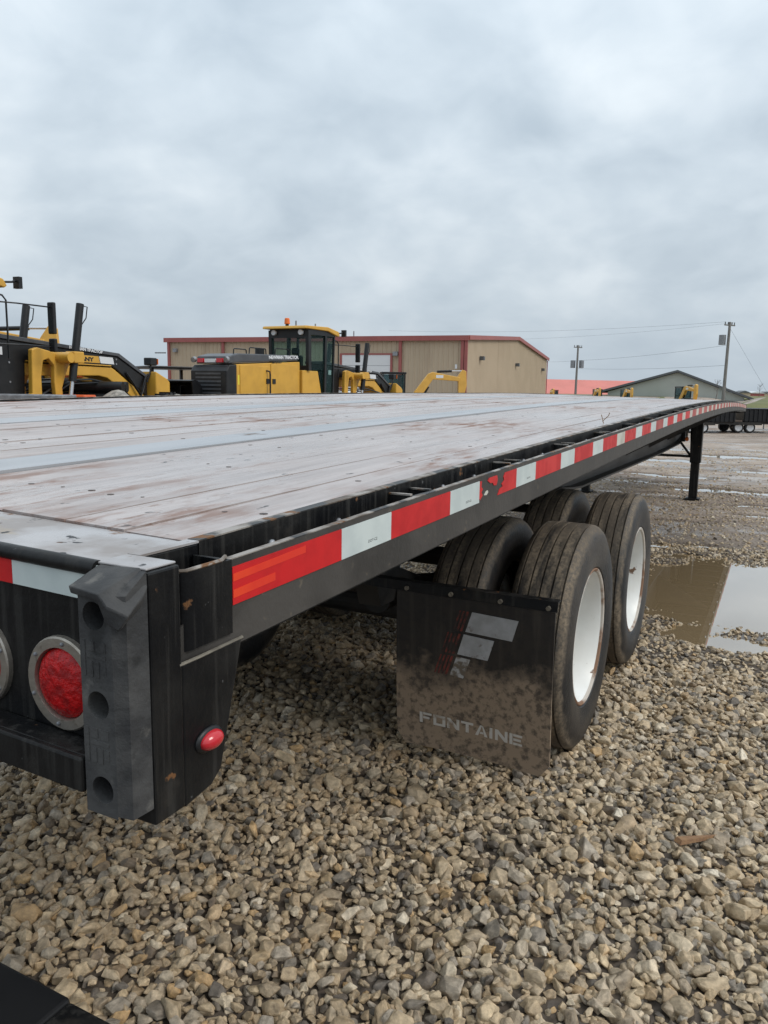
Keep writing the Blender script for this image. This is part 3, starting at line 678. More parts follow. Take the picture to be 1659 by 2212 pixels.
md = cap.modifiers.new('bevel', 'BEVEL'); md.width = .0035; md.segments = 2; md.limit_method = 'ANGLE'
# right side: inner side rail, rub rail, stake pockets, chain spools, tape
YR = list(np.linspace(.1565, LEN, 66))
for sg in (1, -1):
    f_ = lambda x, y: roll(sg*1.295, y) if sg < 0 else 0
    x0, x1 = sorted((sg*1.2165, sg*1.236))
    if sg > 0: MB().box(1.2165, 1.2355, .049, .156, 1.205, zd(1.23, .1)+.0005).build('rail_end', blackp, T, bevel=.002)
    sr = strip(MB(), x0, x1, YR, lambda x, y: zt(y)-.118+f_(x, y), lambda x, y: zt(y)+.0262+f_(x, y)).build('side_rail', blackp, T)
    strip(MB(), x0+(.0 if sg > 0 else .0), x1, YR, lambda x, y: zt(y)+.0264+f_(x, y), lambda x, y: zt(y)+.0284+f_(x, y)).build('worn_edge', rustedge, sr)
    x0, x1 = sorted((sg*1.2365, sg*1.277))
    strip(MB(), x0, x1, YR, lambda x, y: zt(y)-.1185+f_(x, y), lambda x, y: zt(y)-.110+f_(x, y)).build('lower_lip', blackp, sr)
    x0, x1 = sorted((sg*1.2835, sg*1.295)); YB = [.049]+list(np.linspace(.142, LEN, 64))
    rub = strip(MB(), x0, x1, YB, lambda x, y: zt(y)-.106+f_(x, y), lambda x, y: zt(y)+(.0095 if y > .1 else -.055)+f_(x, y)).build('rub_rail', railp, T)
    x0, x1 = sorted((sg*1.2837, sg*1.2948))
    strip(MB(), x0, x1, YB[1:], lambda x, y: zt(y)+.0097+f_(x, y), lambda x, y: zt(y)+.0112+f_(x, y)).build('worn_edge', rustedge, rub)
    if sg > 0: RUB = rub; SR = sr
    # tape
    y = .15; i = 0
    while y < LEN-.05:
        ln = .2794 if i % 2 == 0 else .1778
        y1 = min(y+ln, LEN-.01); ms = red_t if i % 2 == 0 else white_t
        if i > 10: ms = (red_old if i % 2 == 0 else white_old) if (i > 22 or i % 5 == 1) else ms
        xa, xb = sorted((sg*1.2951, sg*1.2966))
        if sg > 0 and i == 4:      # the segment that is partly torn off
            def tp(poly):
                v0 = [(1.2951, y+u*ln, zt(y+u*ln)-.0508*w_) for u, w_ in poly]; v1 = [(1.2966, b_[1], b_[2]) for b_ in v0]; n4 = len(poly)
                return MB().add(v0+v1, [tuple(range(n4)), tuple(range(2*n4-1, n4-1, -1))]+[(q, (q+1) % n4, n4+(q+1) % n4, n4+q) for q in range(n4)])
            tp([(.0, .02), (.05, .03), (.045, .3), (.085, .42), (.05, .55), (.08, .72), (.02, .9), (0, .8)]).build('reflector_tape', red_t, rub)
            tp([(.24, .0), (.44, .0), (.46, .22), (.43, .48), (.36, .44), (.33, .30), (.26, .26), (.20, .12)]).build('reflector_tape', red_t, rub)
            tp([(.66, .0), (1, 0), (1, 1), (.47, 1), (.52, .74), (.60, .66), (.57, .52), (.64, .38), (.62, .2)]).build('reflector_tape', red_t, rub)
            tp([(.16, .60), (.20, .56), (.22, .66), (.18, .78), (.12, .74)]).build('reflector_tape', white_old, rub)
        else:
            n5 = 3; ys = [y+(y1-y)*q/n5 for q in range(n5+1)]
            o = strip(MB(), xa, xb, ys, lambda x, yy: zt(yy)-.0508+f_(x, yy), lambda x, yy: zt(yy)+f_(x, yy)).build('reflector_tape', ms, rub)
            if i == 0 and sg > 0:
                for w0, w1, ye in ((.18, .38, .62), (.60, .82, .34)):  # stripes of painted sheen over the first red segment, not extra tape
                    n6 = [y+.001, y+ln*ye]
                    strip(MB(), 1.2967, 1.29695, n6, lambda x, yy: zt(yy)-.0508*(w1-.10*(yy-y)/ln), lambda x, yy: zt(yy)-.0508*(w0-.12*(yy-y)/ln)).build('reflector_tape', glint_t, rub)
        y = y1+.0004; i += 1
# stake pockets
def pocket(yc, closed):
    z1 = zt(yc); h = .095; w_ = .050; t_ = .007
    mb = MB()
    if closed:    # rounded strap of the rear corner pocket, standing proud of the rail line
        out_ = [(1.2362, yc-w_)]+[(1.2362+.063*math.sin(a_), yc-w_+.018*(1-math.cos(a_))) for a_ in np.linspace(.3, math.pi/2, 6)]
        out_ += [(1.2992-.0*(1-math.cos(a_)), yc+w_-.018+.018*math.sin(a_)) for a_ in np.linspace(0, math.pi/2, 3)]+[(1.2362, yc+w_)]
        cx_, cy_ = 1.262, yc
        inn = [(cx_+(x-cx_)*.80, cy_+(y-cy_)*.86) for x, y in out_]
        n7 = len(out_); vs = []
        for pts, zz in ((out_, z1-.085), (out_, z1+.013), (inn, z1+.013), (inn, z1-.085)): vs += [(x, y, zz) for x, y in pts]
        fs = [(a_*n7+i_, a_*n7+i_+1, (a_+1)*n7+i_+1, (a_+1)*n7+i_) for a_ in range(3) for i_ in range(n7-1)]
        mb.add(vs, fs+[(i_, i_+1, 3*n7+i_+1, 3*n7+i_) for i_ in range(n7-1)])
    else:
        mb.box(1.2362, 1.2834, yc-w_, yc-w_+t_, z1-h, z1+.012); mb.box(1.2362, 1.2834, yc+w_-t_, yc+w_, z1-h, z1+.012)
        mb.box(1.2764, 1.2833, yc-w_+t_, yc+w_-t_, z1-h, z1+.010)
    pk = mb.build('stake_pocket', blackp, SR, smooth=closed, angle=50)
    return pk
pocket(.0955, True)
MB().tube([(1.2362, .044, zt(.1)+.014), (1.262, .045, zt(.1)+.0145), (1.285, .050, zt(.1)+.0145), (1.2965, .062, zt(.1)+.014), (1.2972, .10, zt(.1)+.0145), (1.2965, .128, zt(.1)+.0145), (1.289, .145, zt(.15)+.0145)], .0028, 6).build('pocket_rim', rustedge, SR)
yc = .765; bays = [.10]
while yc < LEN-.2:
    pocket(yc, False); rim = MB(); z1 = zt(yc)
    rim.box(1.2363, 1.2832, yc-.051, yc-.041, z1+.0122, z1+.0155); rim.box(1.2363, 1.2832, yc+.041, yc+.051, z1+.0122, z1+.0155)
    rim.build('pocket_rim', rustedge, SR); bays.append(yc); yc += .61
for b_ in bays[:-1]:
    for dy in (.24, .44):
        y = b_+dy; z1 = zt(y)-.035
        ring = MB().cyl((1.2362, y, z1), (1.2833, y, z1), .017, 12); ring.cyl((1.2364, y, z1), (1.241, y, z1), .026, 14); ring.cyl((1.2786, y, z1), (1.2832, y, z1), .026, 14)
        ring.build('chain_spool', blackp, SR, smooth=True)
        MB().sphere((1.2375, y-.02, zt(y)-.010), .008, 10, 6, (.7, 1, 1)).build('bolt_head', galv, SR, smooth=True)
# crossmembers and main beams
cm = None
y = .5; i = 0
while y < LEN:
    if cm is None:
        mb = MB(); mb.box(-1.21, 1.21, -.003, .003, -.105, 0); mb.box(-1.21, 1.21, -.03, .03, -.105, -.100); mb.box(-1.21, 1.21, -.03, .03, -.005, 0)
        cm = mb.build('crossmember', under, T); o = cm
    else: o = dup(cm, T, (0, 0, 0))
    o.location = (0, y, zd(0, y)-.052); o.rotation_euler = (0, math.atan2(roll(-1.2, y), 2.4)*1.0, 0); y += .405
def beam_bottom(y):
    return float(np.interp(y, [.03, 1.5, 2.1, 4.7, 5.2, 9.5, 11.6, 12.4, 13.2, LEN], [1.06, 1.0, .93, .90, .85, .828, .848, .93, 1.14, 1.17]))
for bx in (-.49, .49):
    yb = list(np.linspace(.032, LEN-.1, 50)); mb = MB()
    strip(mb, bx-.007, bx+.007, yb, lambda x, y: beam_bottom(y), lambda x, y: zd(bx, y)-.16)
    strip(mb, bx-.085, bx+.085, yb, lambda x, y: beam_bottom(y)-.016, lambda x, y: beam_bottom(y))
    strip(mb, bx-.06, bx+.06, yb, lambda x, y: zd(bx, y)-.172, lambda x, y: zd(bx, y)-.160)
    mb.build('main_beam', beamp, T)
gs = None
for y in (1.1, 2.0, 5.0, 6.1, 7.55, 9.1, 10.7):
    for sg in (1, -1):
        zb_ = zd(sg*.8, y)
        MB().prism([(sg*.50, zb_-.16), (sg*1.19, zb_-.16), (sg*1.19, zb_-.175), (sg*.50, beam_bottom(y)+.09)], 'y', y-.006, y+.006).build('gusset', beamp, T)
# front end plate
MB().prism([(-1.298, zd(-1.298, LEN)-.16), (1.298, zt(LEN)-.13), (1.298, zt(LEN)+.02), (-1.298, zd(-1.298, LEN))], 'y', LEN+.001, LEN+.03).build('front_header', blackp, T)
# wheels
def tyre_mesh():
    W_ = .27; r = .495; hw = W_/2
    prof = [(-hw+.035, .292), (-hw+.012, .31), (-hw+.002, .36), (-hw, .40), (-hw+.006, .445), (-hw+.018, .474), (-hw+.030, .486)]
    tread = [-.093, -.049, -.0045, .041, .085]
    for gxp in tread:
        prof += [(gxp, .4915 if abs(gxp) > .07 else .494), (gxp+.0012, .481), (gxp+.0068, .481), (gxp+.008, .4915 if abs(gxp) > .07 else .494)]
    prof += [(hw-.030, .486), (hw-.018, .474), (hw-.006, .445), (hw-.0015, .415), (hw, .40), (hw-.002, .36), (hw-.012, .31), (hw-.035, .292)]
    mb = MB().lathe(prof, (0, 0, 0), 96)
    o = mb.build('tyre', tyrem, None, smooth=True, angle=40); me = o.data
    at = me.attributes.new('tread', 'FLOAT', 'POINT'); k_ = len(prof)
    vals = [max(0, min(1, (math.hypot(v.co.y, v.co.z)-.425)/.05))*(1.12 if abs(v.co.x) > .095 and math.hypot(v.co.y, v.co.z) > .46 else 1) for v in me.vertices]
    at.data.foreach_set('value', vals); bpy.data.objects.remove(o); return me
TM = tyre_mesh()
def rim_mesh(outer):
    d = 1 if outer else -1       # outer wheel is dished deep, inner wheel shows its flat back
    prof = [(d*.108, .300), (d*.118, .303), (d*.121, .298), (d*.117, .290), (d*.098, .284), (d*.085, .272), (d*.02, .262), (d*-.015, .258), (d*-.032, .250), (d*-.042, .232), (d*-.046, .19), (d*-.044, .14), (d*-.040, .135), (d*-.040, .085)]
    o = MB().lathe(prof, (0, 0, 0), 64).build('rim', rimm, None, smooth=True, angle=50)
    me = o.data; bpy.data.objects.remove(o); return me
def hub_mesh():
    mb = MB().lathe([(-.041, .12), (-.03, .10), (-.015, .09), (.0, .085), (.008, .075), (.01, .0005)], (0, 0, 0), 28)
    for q in range(10):
        t_ = q*math.pi/5; mb.cyl((-.043, .168*math.cos(t_), .168*math.sin(t_)), (-.012, .168*math.cos(t_), .168*math.sin(t_)), .017, 6)
    o = mb.build('hub', boltm, None, smooth=True, angle=40); me = o.data; bpy.data.objects.remove(o); return me
RO, RI, HM = rim_mesh(True), rim_mesh(False), hub_mesh()
fl = MB().lathe([(.1075, .3005), (.1185, .3035), (.1217, .298), (.1178, .2895), (.105, .2865)], (0, 0, 0), 64).build('rim_flange', rimrust, None, smooth=True)
FM = fl.data; bpy.data.objects.remove(fl)
AX = [(2.70, .497), (3.90, .497)]
for ya, za in AX:
    for sg in (1, -1):
        for outer in (True, False):
            xc = sg*(1.250-.135) if outer else sg*(.90-.135)
            w_ = bpy.data.objects.new('wheel', None); COL.objects.link(w_); w_.parent = T; w_.location = (xc, ya, za)
            w_.rotation_euler = (random.uniform(0, 6.28), 0, 0 if sg > 0 else math.pi)
            parts = [('tyre', TM), ('rim', RO if outer else RI)]+([('hub', HM), ('rim_flange', FM)] if outer else [])
            for nm, me_ in parts:
                o = bpy.data.objects.new(nm, me_); COL.objects.link(o); o.parent = w_
    MB().cyl((-1.0, ya, za), (1.0, ya, za), .062, 16).build('axle', under, T)
    for sg in (1, -1):
        MB().tube([(sg*.50, ya-.52, .80), (sg*.50, ya-.25, .70), (sg*.50, ya, .655), (sg*.50, ya+.25, .70), (sg*.50, ya+.52, .80)], .04, 8).build('leaf_spring', under, T)
        MB().cyl((sg*.33, ya-.30, .62), (sg*.33, ya-.12, .62), .075, 14).build('brake_chamber', under, T, smooth=True)
for y in (2.08, 3.30, 4.52):
    for sg in (1, -1):
        MB().prism([(y-.14, beam_bottom(y)-.017), (y+.14, beam_bottom(y)-.017), (y+.06, .70), (y-.06, .70)], 'x', sg*.50-.05, sg*.50+.05).build('spring_hanger', under, T)
    MB().cyl((-.45, y, .76), (.45, y, .76), .03, 10).build('cross_tube', under, T)
# mud flaps
def flap(sg):
    rt = bpy.data.objects.new('mud_flap', None)
    x0, x1 = .655, 1.268; y0 = 1.95
    n8 = 14; m8 = 10; vs = []; zs = np.linspace(.800, .172, n8)
    mb = MB(); front = []
    for zz in zs:
        for q in range(m8):
            u = q/(m8-1); e_ = 0
            if zz < .23: e_ = .05*(1-math.sqrt(max(0, 1-((.23-zz)/.06)**2)))
            x = x0+e_+(x1-x0-2*e_)*u
            yy = y0+.018*math.sin(u*3.0)*((.8-zz)/.63)+.03*((.8-zz)/.63)**2
            front.append((x*sg, yy, zz-.01*(u-.5)*((.8-zz)/.63)))
    back = [(x, y+.009, z) for x, y, z in front]; nn_ = len(front)
    fs = [(i_*m8+j, i_*m8+j+1, (i_+1)*m8+j+1, (i_+1)*m8+j) for i_ in range(n8-1) for j in range(m8-1)]
    fs += [tuple(a_+nn_ for a_ in f) for f in fs]
    rimv = list(range(m8))+[i_*m8+m8-1 for i_ in range(1, n8)]+[(n8-1)*m8+j for j in range(m8-2, -1, -1)]+[i_*m8 for i_ in range(n8-2, 0, -1)]
    fs += [(rimv[i_], rimv[(i_+1) % len(rimv)], rimv[(i_+1) % len(rimv)]+nn_, rimv[i_]+nn_) for i_ in range(len(rimv))]
    fo = mb.add(front+back, fs).build('mud_flap', flapm, T, smooth=True)
    b0, b1 = sorted((sg*.42, sg*1.276))
    br = MB().prism([(1.944, .803), (1.948, .839), (1.99, .839), (1.99, .833), (1.951, .833), (1.949, .803)], 'x', b0, b1).build('flap_bracket', blackp, T)
    for bx in (.70, .88, 1.07, 1.245):
        MB().cyl((sg*bx, 1.9355, .815), (sg*bx, 1.946, .815), .0085, 8).build('bolt_head', boltm, fo)
    return fo
FL = flap(1); flap(-1)
def fy(x, z): u = (x-.655)/.613; w_ = (.8-z)/.63; return 1.95+.018*math.sin(u*3)*w_+.03*w_*w_
def decal(name, pts, mat):
    n9 = len(pts); v0 = [(x, fy(x, z)-.0022, z) for x, z in pts]; v1 = [(x, fy(x, z)-.0004, z) for x, z in pts]
    return MB().add(v0+v1, [tuple(range(n9))]+[(i_, (i_+1) % n9, n9+(i_+1) % n9, n9+i_) for i_ in range(n9)]).build(name, mat, FL)
decal('logo_bar', [(.962, .757), (1.138, .750), (1.116, .670), (.937, .678)], logo_g)
decal('logo_bar', [(.931, .667), (1.049, .660), (1.025, .580), (.906, .585)], logo_g)
decal('logo_bar', [(.903, .575), (.957, .571), (.930, .492), (.877, .497)], logo_m)
for q in range(4):
    o_ = .012+q*.0155; t_ = .0095-.0012*q
    for (xa, za_, xb, zb_) in ((.962, .757, .937, .678), (.931, .667, .906, .585), (.903, .575, .877, .497)):
        if q == 3 and za_ > .7: continue
        decal('logo_stripe', [(xa-o_-t_, za_-.001), (xa-o_, za_), (xb-o_, zb_), (xb-o_-t_, zb_-.001)], logo_r)
for i_, (ty, tz) in enumerate(((.52, -.040), (.98, -.040), (1.44, -.040))):
    text('print_mark', 'DOT-C2', .007, mblk, RUB, (1.29665, ty, zt(ty)+tz), (0, 1, .025), (0, 0, 1), 1.3, 0, .0001)
# letters stroke by stroke
LET = {'F': [(0, 0, .24, 1), (.3, .8, 1, 1), (.3, .42, .82, .62)], 'O': [(0, 0, .24, 1), (.76, 0, 1, 1), (.24, .8, .76, 1), (.24, 0, .76, .2)],
       'T': [(0, .8, 1, 1), (.38, 0, .62, .8)], 'I': [(.0, 0, .24, 1)], 'E': [(0, 0, .24, 1), (.3, .8, 1, 1), (.3, .4, .9, .6), (.3, 0, 1, .2)]}
def letters(s_, x, z, xe, ze, h):
    wid = {'I': .30}; tot = sum(wid.get(c, 1)+.16 for c in s_)-.16; cw = (xe-x)/tot; px_ = x
    for c in s_:
        def q(u, v): X = px_+u*cw; return (X, z+(ze-z)*(X-x)/(xe-x)+v*h)
        if c in LET: polys = [[q(a, b_), q(c_, b_), q(c_, d), q(a, d)] for a, b_, c_, d in LET[c]]
        elif c == 'N': polys = [[q(0, 0), q(.22, 0), q(.22, 1), q(0, 1)], [q(.78, 0), q(1, 0), q(1, 1), q(.78, 1)], [q(.23, 1), q(.23, .62), q(.77, 0), q(.77, .38)]]
        elif c == 'A': polys = [[q(0, 0), q(.24, 0), q(.56, 1), q(.40, 1)], [q(.76, 0), q(1, 0), q(.62, 1), q(.565, .93)], [q(.36, .2), q(.68, .2), q(.62, .38), q(.42, .38)]]
        for p_ in polys: yield p_
        px_ += (wid.get(c, 1)+.16)*cw
lt = MB()
for poly in letters('FONTAINE', .752, .278, 1.163, .268, .043):
    n9 = len(poly); v0 = [(x, fy(x, z)-.0018, z) for x, z in poly]; v1 = [(x, fy(x, z)-.0003, z) for x, z in poly]
    lt.add(v0+v1, [tuple(range(n9))]+[(i_, (i_+1) % n9, n9+(i_+1) % n9, n9+i_) for i_ in range(n9)])
lt.build('lettering', logo_t, FL)
# landing gear
LY = 11.67
for sg in (1, -1):
    leg = MB().box(sg*.795-.075, sg*.795+.075, LY-.075, LY+.075, .56, 1.235).build('landing_leg', blackp, T, bevel=.008)
    MB().box(sg*.795-.058, sg*.795+.058, LY-.058, LY+.058, .035, .559).build('inner_leg', blackp, leg)
    MB().box(sg*.795-.10, sg*.795+.10, LY-.11, LY+.11, .005, .034).build('foot_plate', blackp, leg, bevel=.006)
    MB().box(sg*.60-.03, sg*.60+.03, LY-.04, LY+.04, .865, 1.20).build('gear_bracket', blackp, T)
    MB().tube([(sg*.57, LY, .85), (sg*.735, LY, .64)], .018, 8).build('diagonal_brace', blackp, T)
    MB().tube([(sg*.70, LY+.03, 1.17), (sg*.725, LY+.03, .66)], .016, 8).build('side_brace', blackp, T)
MB().box(-.72, .72, LY-.02, LY+.02, .633, .668).build('cross_brace', blackp, T)
MB().sphere((.655, LY-.03, .905), 1, 12, 8, (.028, .02, .034)).build('amber_marker', lens_o, T, smooth=True)
MB().tube([(.655, LY-.03, 1.2), (.655, LY-.03, .935)], .012, 6).build('marker_stem', steel, T)
# rear underride guard, low behind the bed
gd = MB().box(-1.0, .955, .045, .145, .46, .56).build('underride_guard', mblk, T, bevel=.006)
MB().box(.9555, 1.12, .048, .142, .463, .557).build('guard_end', blackp, gd, bevel=.006)
for sg in (1, -1):
    MB().prism([(.06, .56), (.14, .56), (.30, 1.02), (.20, 1.02)], 'x', sg*.49-.04, sg*.49+.04).build('guard_strut', blackp, T)
# a scrap of twig on the deck edge is a thing of its own
tw = MB()
bx, by = 1.19, 2.95
for a_, b_ in (((0, 0, 0), (-.012, .0, .05)), ((-.006, 0, .012), (.02, .0, .045)), ((.02, 0, .045), (.024, .002, .062))):
    z0 = zd(bx, by)+.002; tw.tube([(bx+a_[0], by+a_[1], z0+a_[2]*.8), (bx+b_[0], by+b_[1], z0+b_[2]*.8)], .0018, 5)
tag(tw.build('twig', woodm), 'thin forked twig standing on the right edge of the plank deck', 'twig')
rebase(T, (0, 0, 0))
tag(MB().add([(1.70, 2.02, .035), (1.725, 2.005, .032), (1.845, 2.13, .030), (1.85, 2.145, .034), (1.835, 2.14, .033), (1.71, 2.03, .048), (1.728, 2.016, .046), (1.842, 2.132, .040)],
    [(0, 1, 2, 3, 4), (5, 6, 7), (0, 1, 6, 5), (1, 2, 7, 6), (2, 3, 7), (3, 4, 5, 7), (4, 0, 5)]).build('wood_splinter', woodm), 'reddish brown wood splinter lying on the gravel right of the trailer', 'wood scrap')

# ------------------------------------------------------------------ motor graders
def wheel_set(root, name, x, y, r, w, mat_t, mat_r, base=None):
    t_ = MB().lathe([(-w/2+.04, r*.52), (-w/2, r*.62), (-w/2, r*.85), (-w/2+.05, r), (w/2-.05, r), (w/2, r*.85), (w/2, r*.62), (w/2-.04, r*.52)], (x, y, r), 32)
    for q in range(26):
        a_ = 2*math.pi*q/26
        t_.box(x-w/2+.02, x+w/2-.02, y+r*math.cos(a_)-.025, y+r*math.cos(a_)+.025, r+r*math.sin(a_)-.025, r+r*math.sin(a_)+.025)
    wo_ = t_.build(name, mat_t, root)
    MB().lathe([(-w/2+.06, r*.53), (-w/2+.09, r*.40), (-.02, r*.36), (-.02, .001)], (x, y, r), 24).build('rim', mat_r, wo_, smooth=True)
    MB().lathe([(w/2-.06, r*.53), (w/2-.09, r*.40), (.02, r*.36), (.02, .001)], (x, y, r), 24).build('rim', mat_r, wo_, smooth=True)
def pane(root, pts, nm='window', mat=None):
    n_ = (Vector(pts[1])-Vector(pts[0])).cross(Vector(pts[2])-Vector(pts[0])).normalized()*.012
    k_ = len(pts); v = [Vector(p)+n_ for p in pts]+[Vector(p)-n_ for p in pts]
    return MB().add(v, [tuple(range(k_)), tuple(range(2*k_-1, k_-1, -1))]+[(i, (i+1) % k_, k_+(i+1) % k_, k_+i) for i in range(k_)]).build(nm, mat or glass, root)
def grader(label):
    G = thing('motor_grader', label, 'motor grader', 'motor graders parked in a row')
    hw = .55
    rc = MB().prism([(-.42, .95), (.0, .95), (.0, 2.12), (-.30, 2.10), (-.42, 1.95)], 'x', -hw-.02, hw+.02).build('rear_cowl', mblk, G, bevel=.03)
    gl = MB()
    for q in range(9): gl.box(-.40, .40, -.432, -.424, 1.10+q*.095, 1.145+q*.095)
    gl.build('grille', mgry, rc)['kind'] = 'stuff'
    for sx in (-1, 1):
        MB().box(sx*.30-.09, sx*.30+.09, -.36, -.30, 2.16, 2.26).build('tail_light', lens_rm, rc)
        MB().cyl((sx*.52, -.38, 2.22), (sx*.52, -.30, 2.24), .07, 14).build('work_lamp', galv, rc)
    MB().box(-.17, .17, -.35, -.31, 2.16, 2.25).build('number_plate', whitep, rc)
    hood = MB().prism([(.004, .92), (2.87, .92), (2.87, 2.29), (.004, 2.125)], 'x', -hw, hw).build('engine_hood', yel, G, bevel=.02)
    capm = MB().prism([(-.26, 2.125), (.02, 2.16), (2.86, 2.315), (2.62, 2.46), (.15, 2.40), (-.22, 2.32)], 'x', -hw+.03, hw-.03).build('hood_cap', mgry, G, bevel=.03)
    for sx in (-1, 1):
        for y0, y1, zt_ in ((.13, 1.40, 2.11), (1.46, 2.70, 2.19)):
            d_ = MB().box(*sorted((sx*hw, sx*(hw+.018))), y0, y1, 1.08, zt_).build('engine_door', yel, hood, bevel=.008)
            MB().box(*sorted((sx*(hw+.019), sx*(hw+.035))), y1-.17 if y0 < 1 else y0+.05, y1-.04 if y0 < 1 else y0+.19, 1.66, 1.79).build('latch', mblk, d_)
        h_ = [(sx*(hw+.02), 1.24, 1.24), (sx*(hw+.09), 1.29, 1.26), (sx*(hw+.10), 1.30, 1.4), (sx*(hw+.10), 1.30, 1.9), (sx*(hw+.09), 1.29, 1.98), (sx*(hw+.02), 1.24, 2.0)]
        MB().tube(h_, .022, 8).build('handle', mblk, hood)
        MB().box(*sorted((sx*(hw+.002), sx*(hw+.006))), .05, .11, 1.62, 1.86).build('warning_label', mk('label_yellow', (.75, .62, .05), None, rough=.4), hood)
    for y0, z0, ln in ((.10, 2.36, .55), (.75, 2.42, .75), (1.9, 2.46, .7)):
        MB().tube([(.38, y0, z0-.02), (.38, y0+.02, z0+.14), (.38, y0+.05, z0+.16), (.38, y0+ln-.05, z0+.16), (.38, y0+ln-.02, z0+.14), (.38, y0+ln, z0-.02)], .016, 6).build('hand_rail', mblk, capm)
    MB().cyl((-.2, 2.0, 2.40), (-.2, 2.0, 2.62), .13, 14).build('air_cleaner', mblk, capm)
    text('lettering', 'NEWMAN TRACTOR', .13, whitep, capm, (hw-.022, 1.42, 2.315), (0, 1, .04), (-.12, 0, 1), 1.15, .004)
    text('lettering', 'SANY', .10, mblk, hood, (hw+.020, 1.5, 2.2), (0, 1, .05), (0, 0, 1), 1.9, .002)
    # skirt and cab
    sk = MB().prism([(2.90, .92), (4.42, .92), (4.25, 1.12), (3.95, 1.30), (3.72, 2.06), (2.90, 2.06)], 'x', -.62, .62).build('cab_skirt', yel, G, bevel=.02)
    MB().box(.621, .635, 3.32, 3.42, 1.12, 1.27).build('latch', mblk, sk)
    c_ = MB(); cx, y0, y1 = .64, 3.12, 4.46
    zf = 1.15
    for sx in (-1, 1):
        c_.prism([(y0, 2.065), (y0+.14, 2.065), (y0+.12, 3.2), (y0-.02, 3.2)], 'x', sx*cx-.05, sx*cx+.05)
        c_.prism([(3.98, 1.25), (4.08, 1.25), (4.13, 3.2), (4.03, 3.2)], 'x', sx*cx-.04, sx*cx+.04)
        c_.prism([(4.46, 1.15), (4.52, 1.15), (4.60, 3.12), (4.54, 3.12)], 'x', sx*cx-.03, sx*cx+.03)
        c_.box(sx*cx-.04, sx*cx+.04, y0+.1, 4.58, 3.08, 3.22)
    c_.box(-cx, cx, y0-.02, y0+.05, 2.98, 3.22); c_.box(-cx, cx, 4.50, 4.60, 3.06, 3.20); c_.box(-cx+.02, cx-.02, 3.15, 4.5, 1.05, 1.20); c_.box(-cx+.02, cx-.02, 4.44, 4.50, 1.05, 1.35)
    c_.box(-cx, cx, y0-.01, y0+.05, 2.07, 2.20)
    cab = c_.build('cab', mblk, G)
    pane(cab, [(-cx+.06, y0+.03, 2.2), (cx-.06, y0+.03, 2.2), (cx-.06, y0+.01, 2.98), (-cx+.06, y0+.01, 2.98)])
    for sx in (-1, 1):
        pane(cab, [(sx*cx, y0+.15, 2.08), (sx*cx, 3.99, 2.08), (sx*cx, 4.02, 3.08), (sx*cx, y0+.13, 3.08)])
        pane(cab, [(sx*cx, 4.08, 1.3), (sx*cx, 4.46, 1.2), (sx*cx, 4.54, 3.08), (sx*cx, 4.13, 3.08)], 'door_window')
        pane(cab, [(sx*(cx-.02), 3.75, 2.06), (sx*(cx-.02), 3.97, 1.32), (sx*(cx-.02), 4.0, 2.06)], 'lower_window')
    pane(cab, [(-cx+.05, 4.47, 1.36), (cx-.05, 4.47, 1.36), (cx-.05, 4.56, 3.06), (-cx+.05, 4.56, 3.06)], 'windscreen')
    seat = MB(); seat.box(-.25, .25, 3.5, 3.95, 1.6, 1.78); seat.box(-.24, .24, 3.42, 3.54, 1.78, 2.5); seat.box(-.13, .13, 3.43, 3.52, 2.52, 2.72)
    seat.build('seat', mblk, cab, bevel=.04)
    MB().cyl((0, 4.2, 1.2), (0, 4.12, 1.95), .06, 8).build('steering_column', mblk, cab)
    rf = MB().prism([(2.86, 3.225), (4.10, 3.225), (4.72, 3.10), (4.78, 3.14), (4.70, 3.25), (4.1, 3.34), (2.90, 3.30)], 'x', -.74, .74).build('cab_roof', yel, G, bevel=.02)
    MB().cyl((.0, 3.05, 3.30), (.0, 3.05, 3.36), .05, 12).build('beacon_base', mblk, rf)
    MB().cyl((.0, 3.05, 3.361), (.0, 3.05, 3.53), .085, 16, .07).build('beacon', lens_o, rf, smooth=True, bevel=.02)
    for sx in (-.46, .46): MB().cyl((sx, 3.02, 3.13), (sx, 3.09, 3.13), .075, 14).build('roof_lamp', whitep, cab)
    for yy in (2.98, 4.0): MB().cyl((.35, yy, 3.30), (.35, yy, 3.44), .022, 8).build('antenna', galv, rf)
    MB().tube([(.6, 4.70, 3.2), (.72, 4.9, 3.22), (.72, 5.0, 3.26)], .02, 6).build('lamp_arm', mblk, rf)
    MB().box(.66, .80, 4.98, 5.06, 3.12, 3.32).build('front_lamp', mblk, rf)
    for zz in (2.86, 2.15): MB().tube([(.66, 4.55, zz), (.80, 4.9, zz), (.86, 5.62, zz)], .014, 6).build('mirror_arm', mblk, cab)
    MB().box(.80, .95, 5.60, 5.68, 2.38, 2.95).build('mirror', mblk, cab, bevel=.02); MB().box(.80, .95, 5.60, 5.68, 2.06, 2.30).build('mirror', mblk, cab, bevel=.02)
    MB().tube([(.62, 4.6, 3.0), (.66, 4.72, 2.98), (.68, 4.78, 2.9), (.68, 4.78, 1.9)], .018, 6).build('grab_rail', mblk, cab)
    # gooseneck frame: dark upper cover over a yellow arch
    top = [(4.50, 2.29), (8.05, 2.08), (9.05, 1.62)]
    mid = [(9.05, 1.22), (8.0, 1.82), (7.9, 1.86), (5.5, 1.88), (5.45, 1.1), (4.50, 1.0)]
    cv = MB().prism(top+mid, 'x', -.30, .30).build('frame_cover', mblk, G, bevel=.02)
    MB().prism([(4.48, 2.295), (8.05, 2.085), (9.05, 1.625), (9.08, 1.68), (8.10, 2.15), (4.48, 2.375)], 'x', -.33, .33).build('frame_cap', mgry, G, bevel=.01)
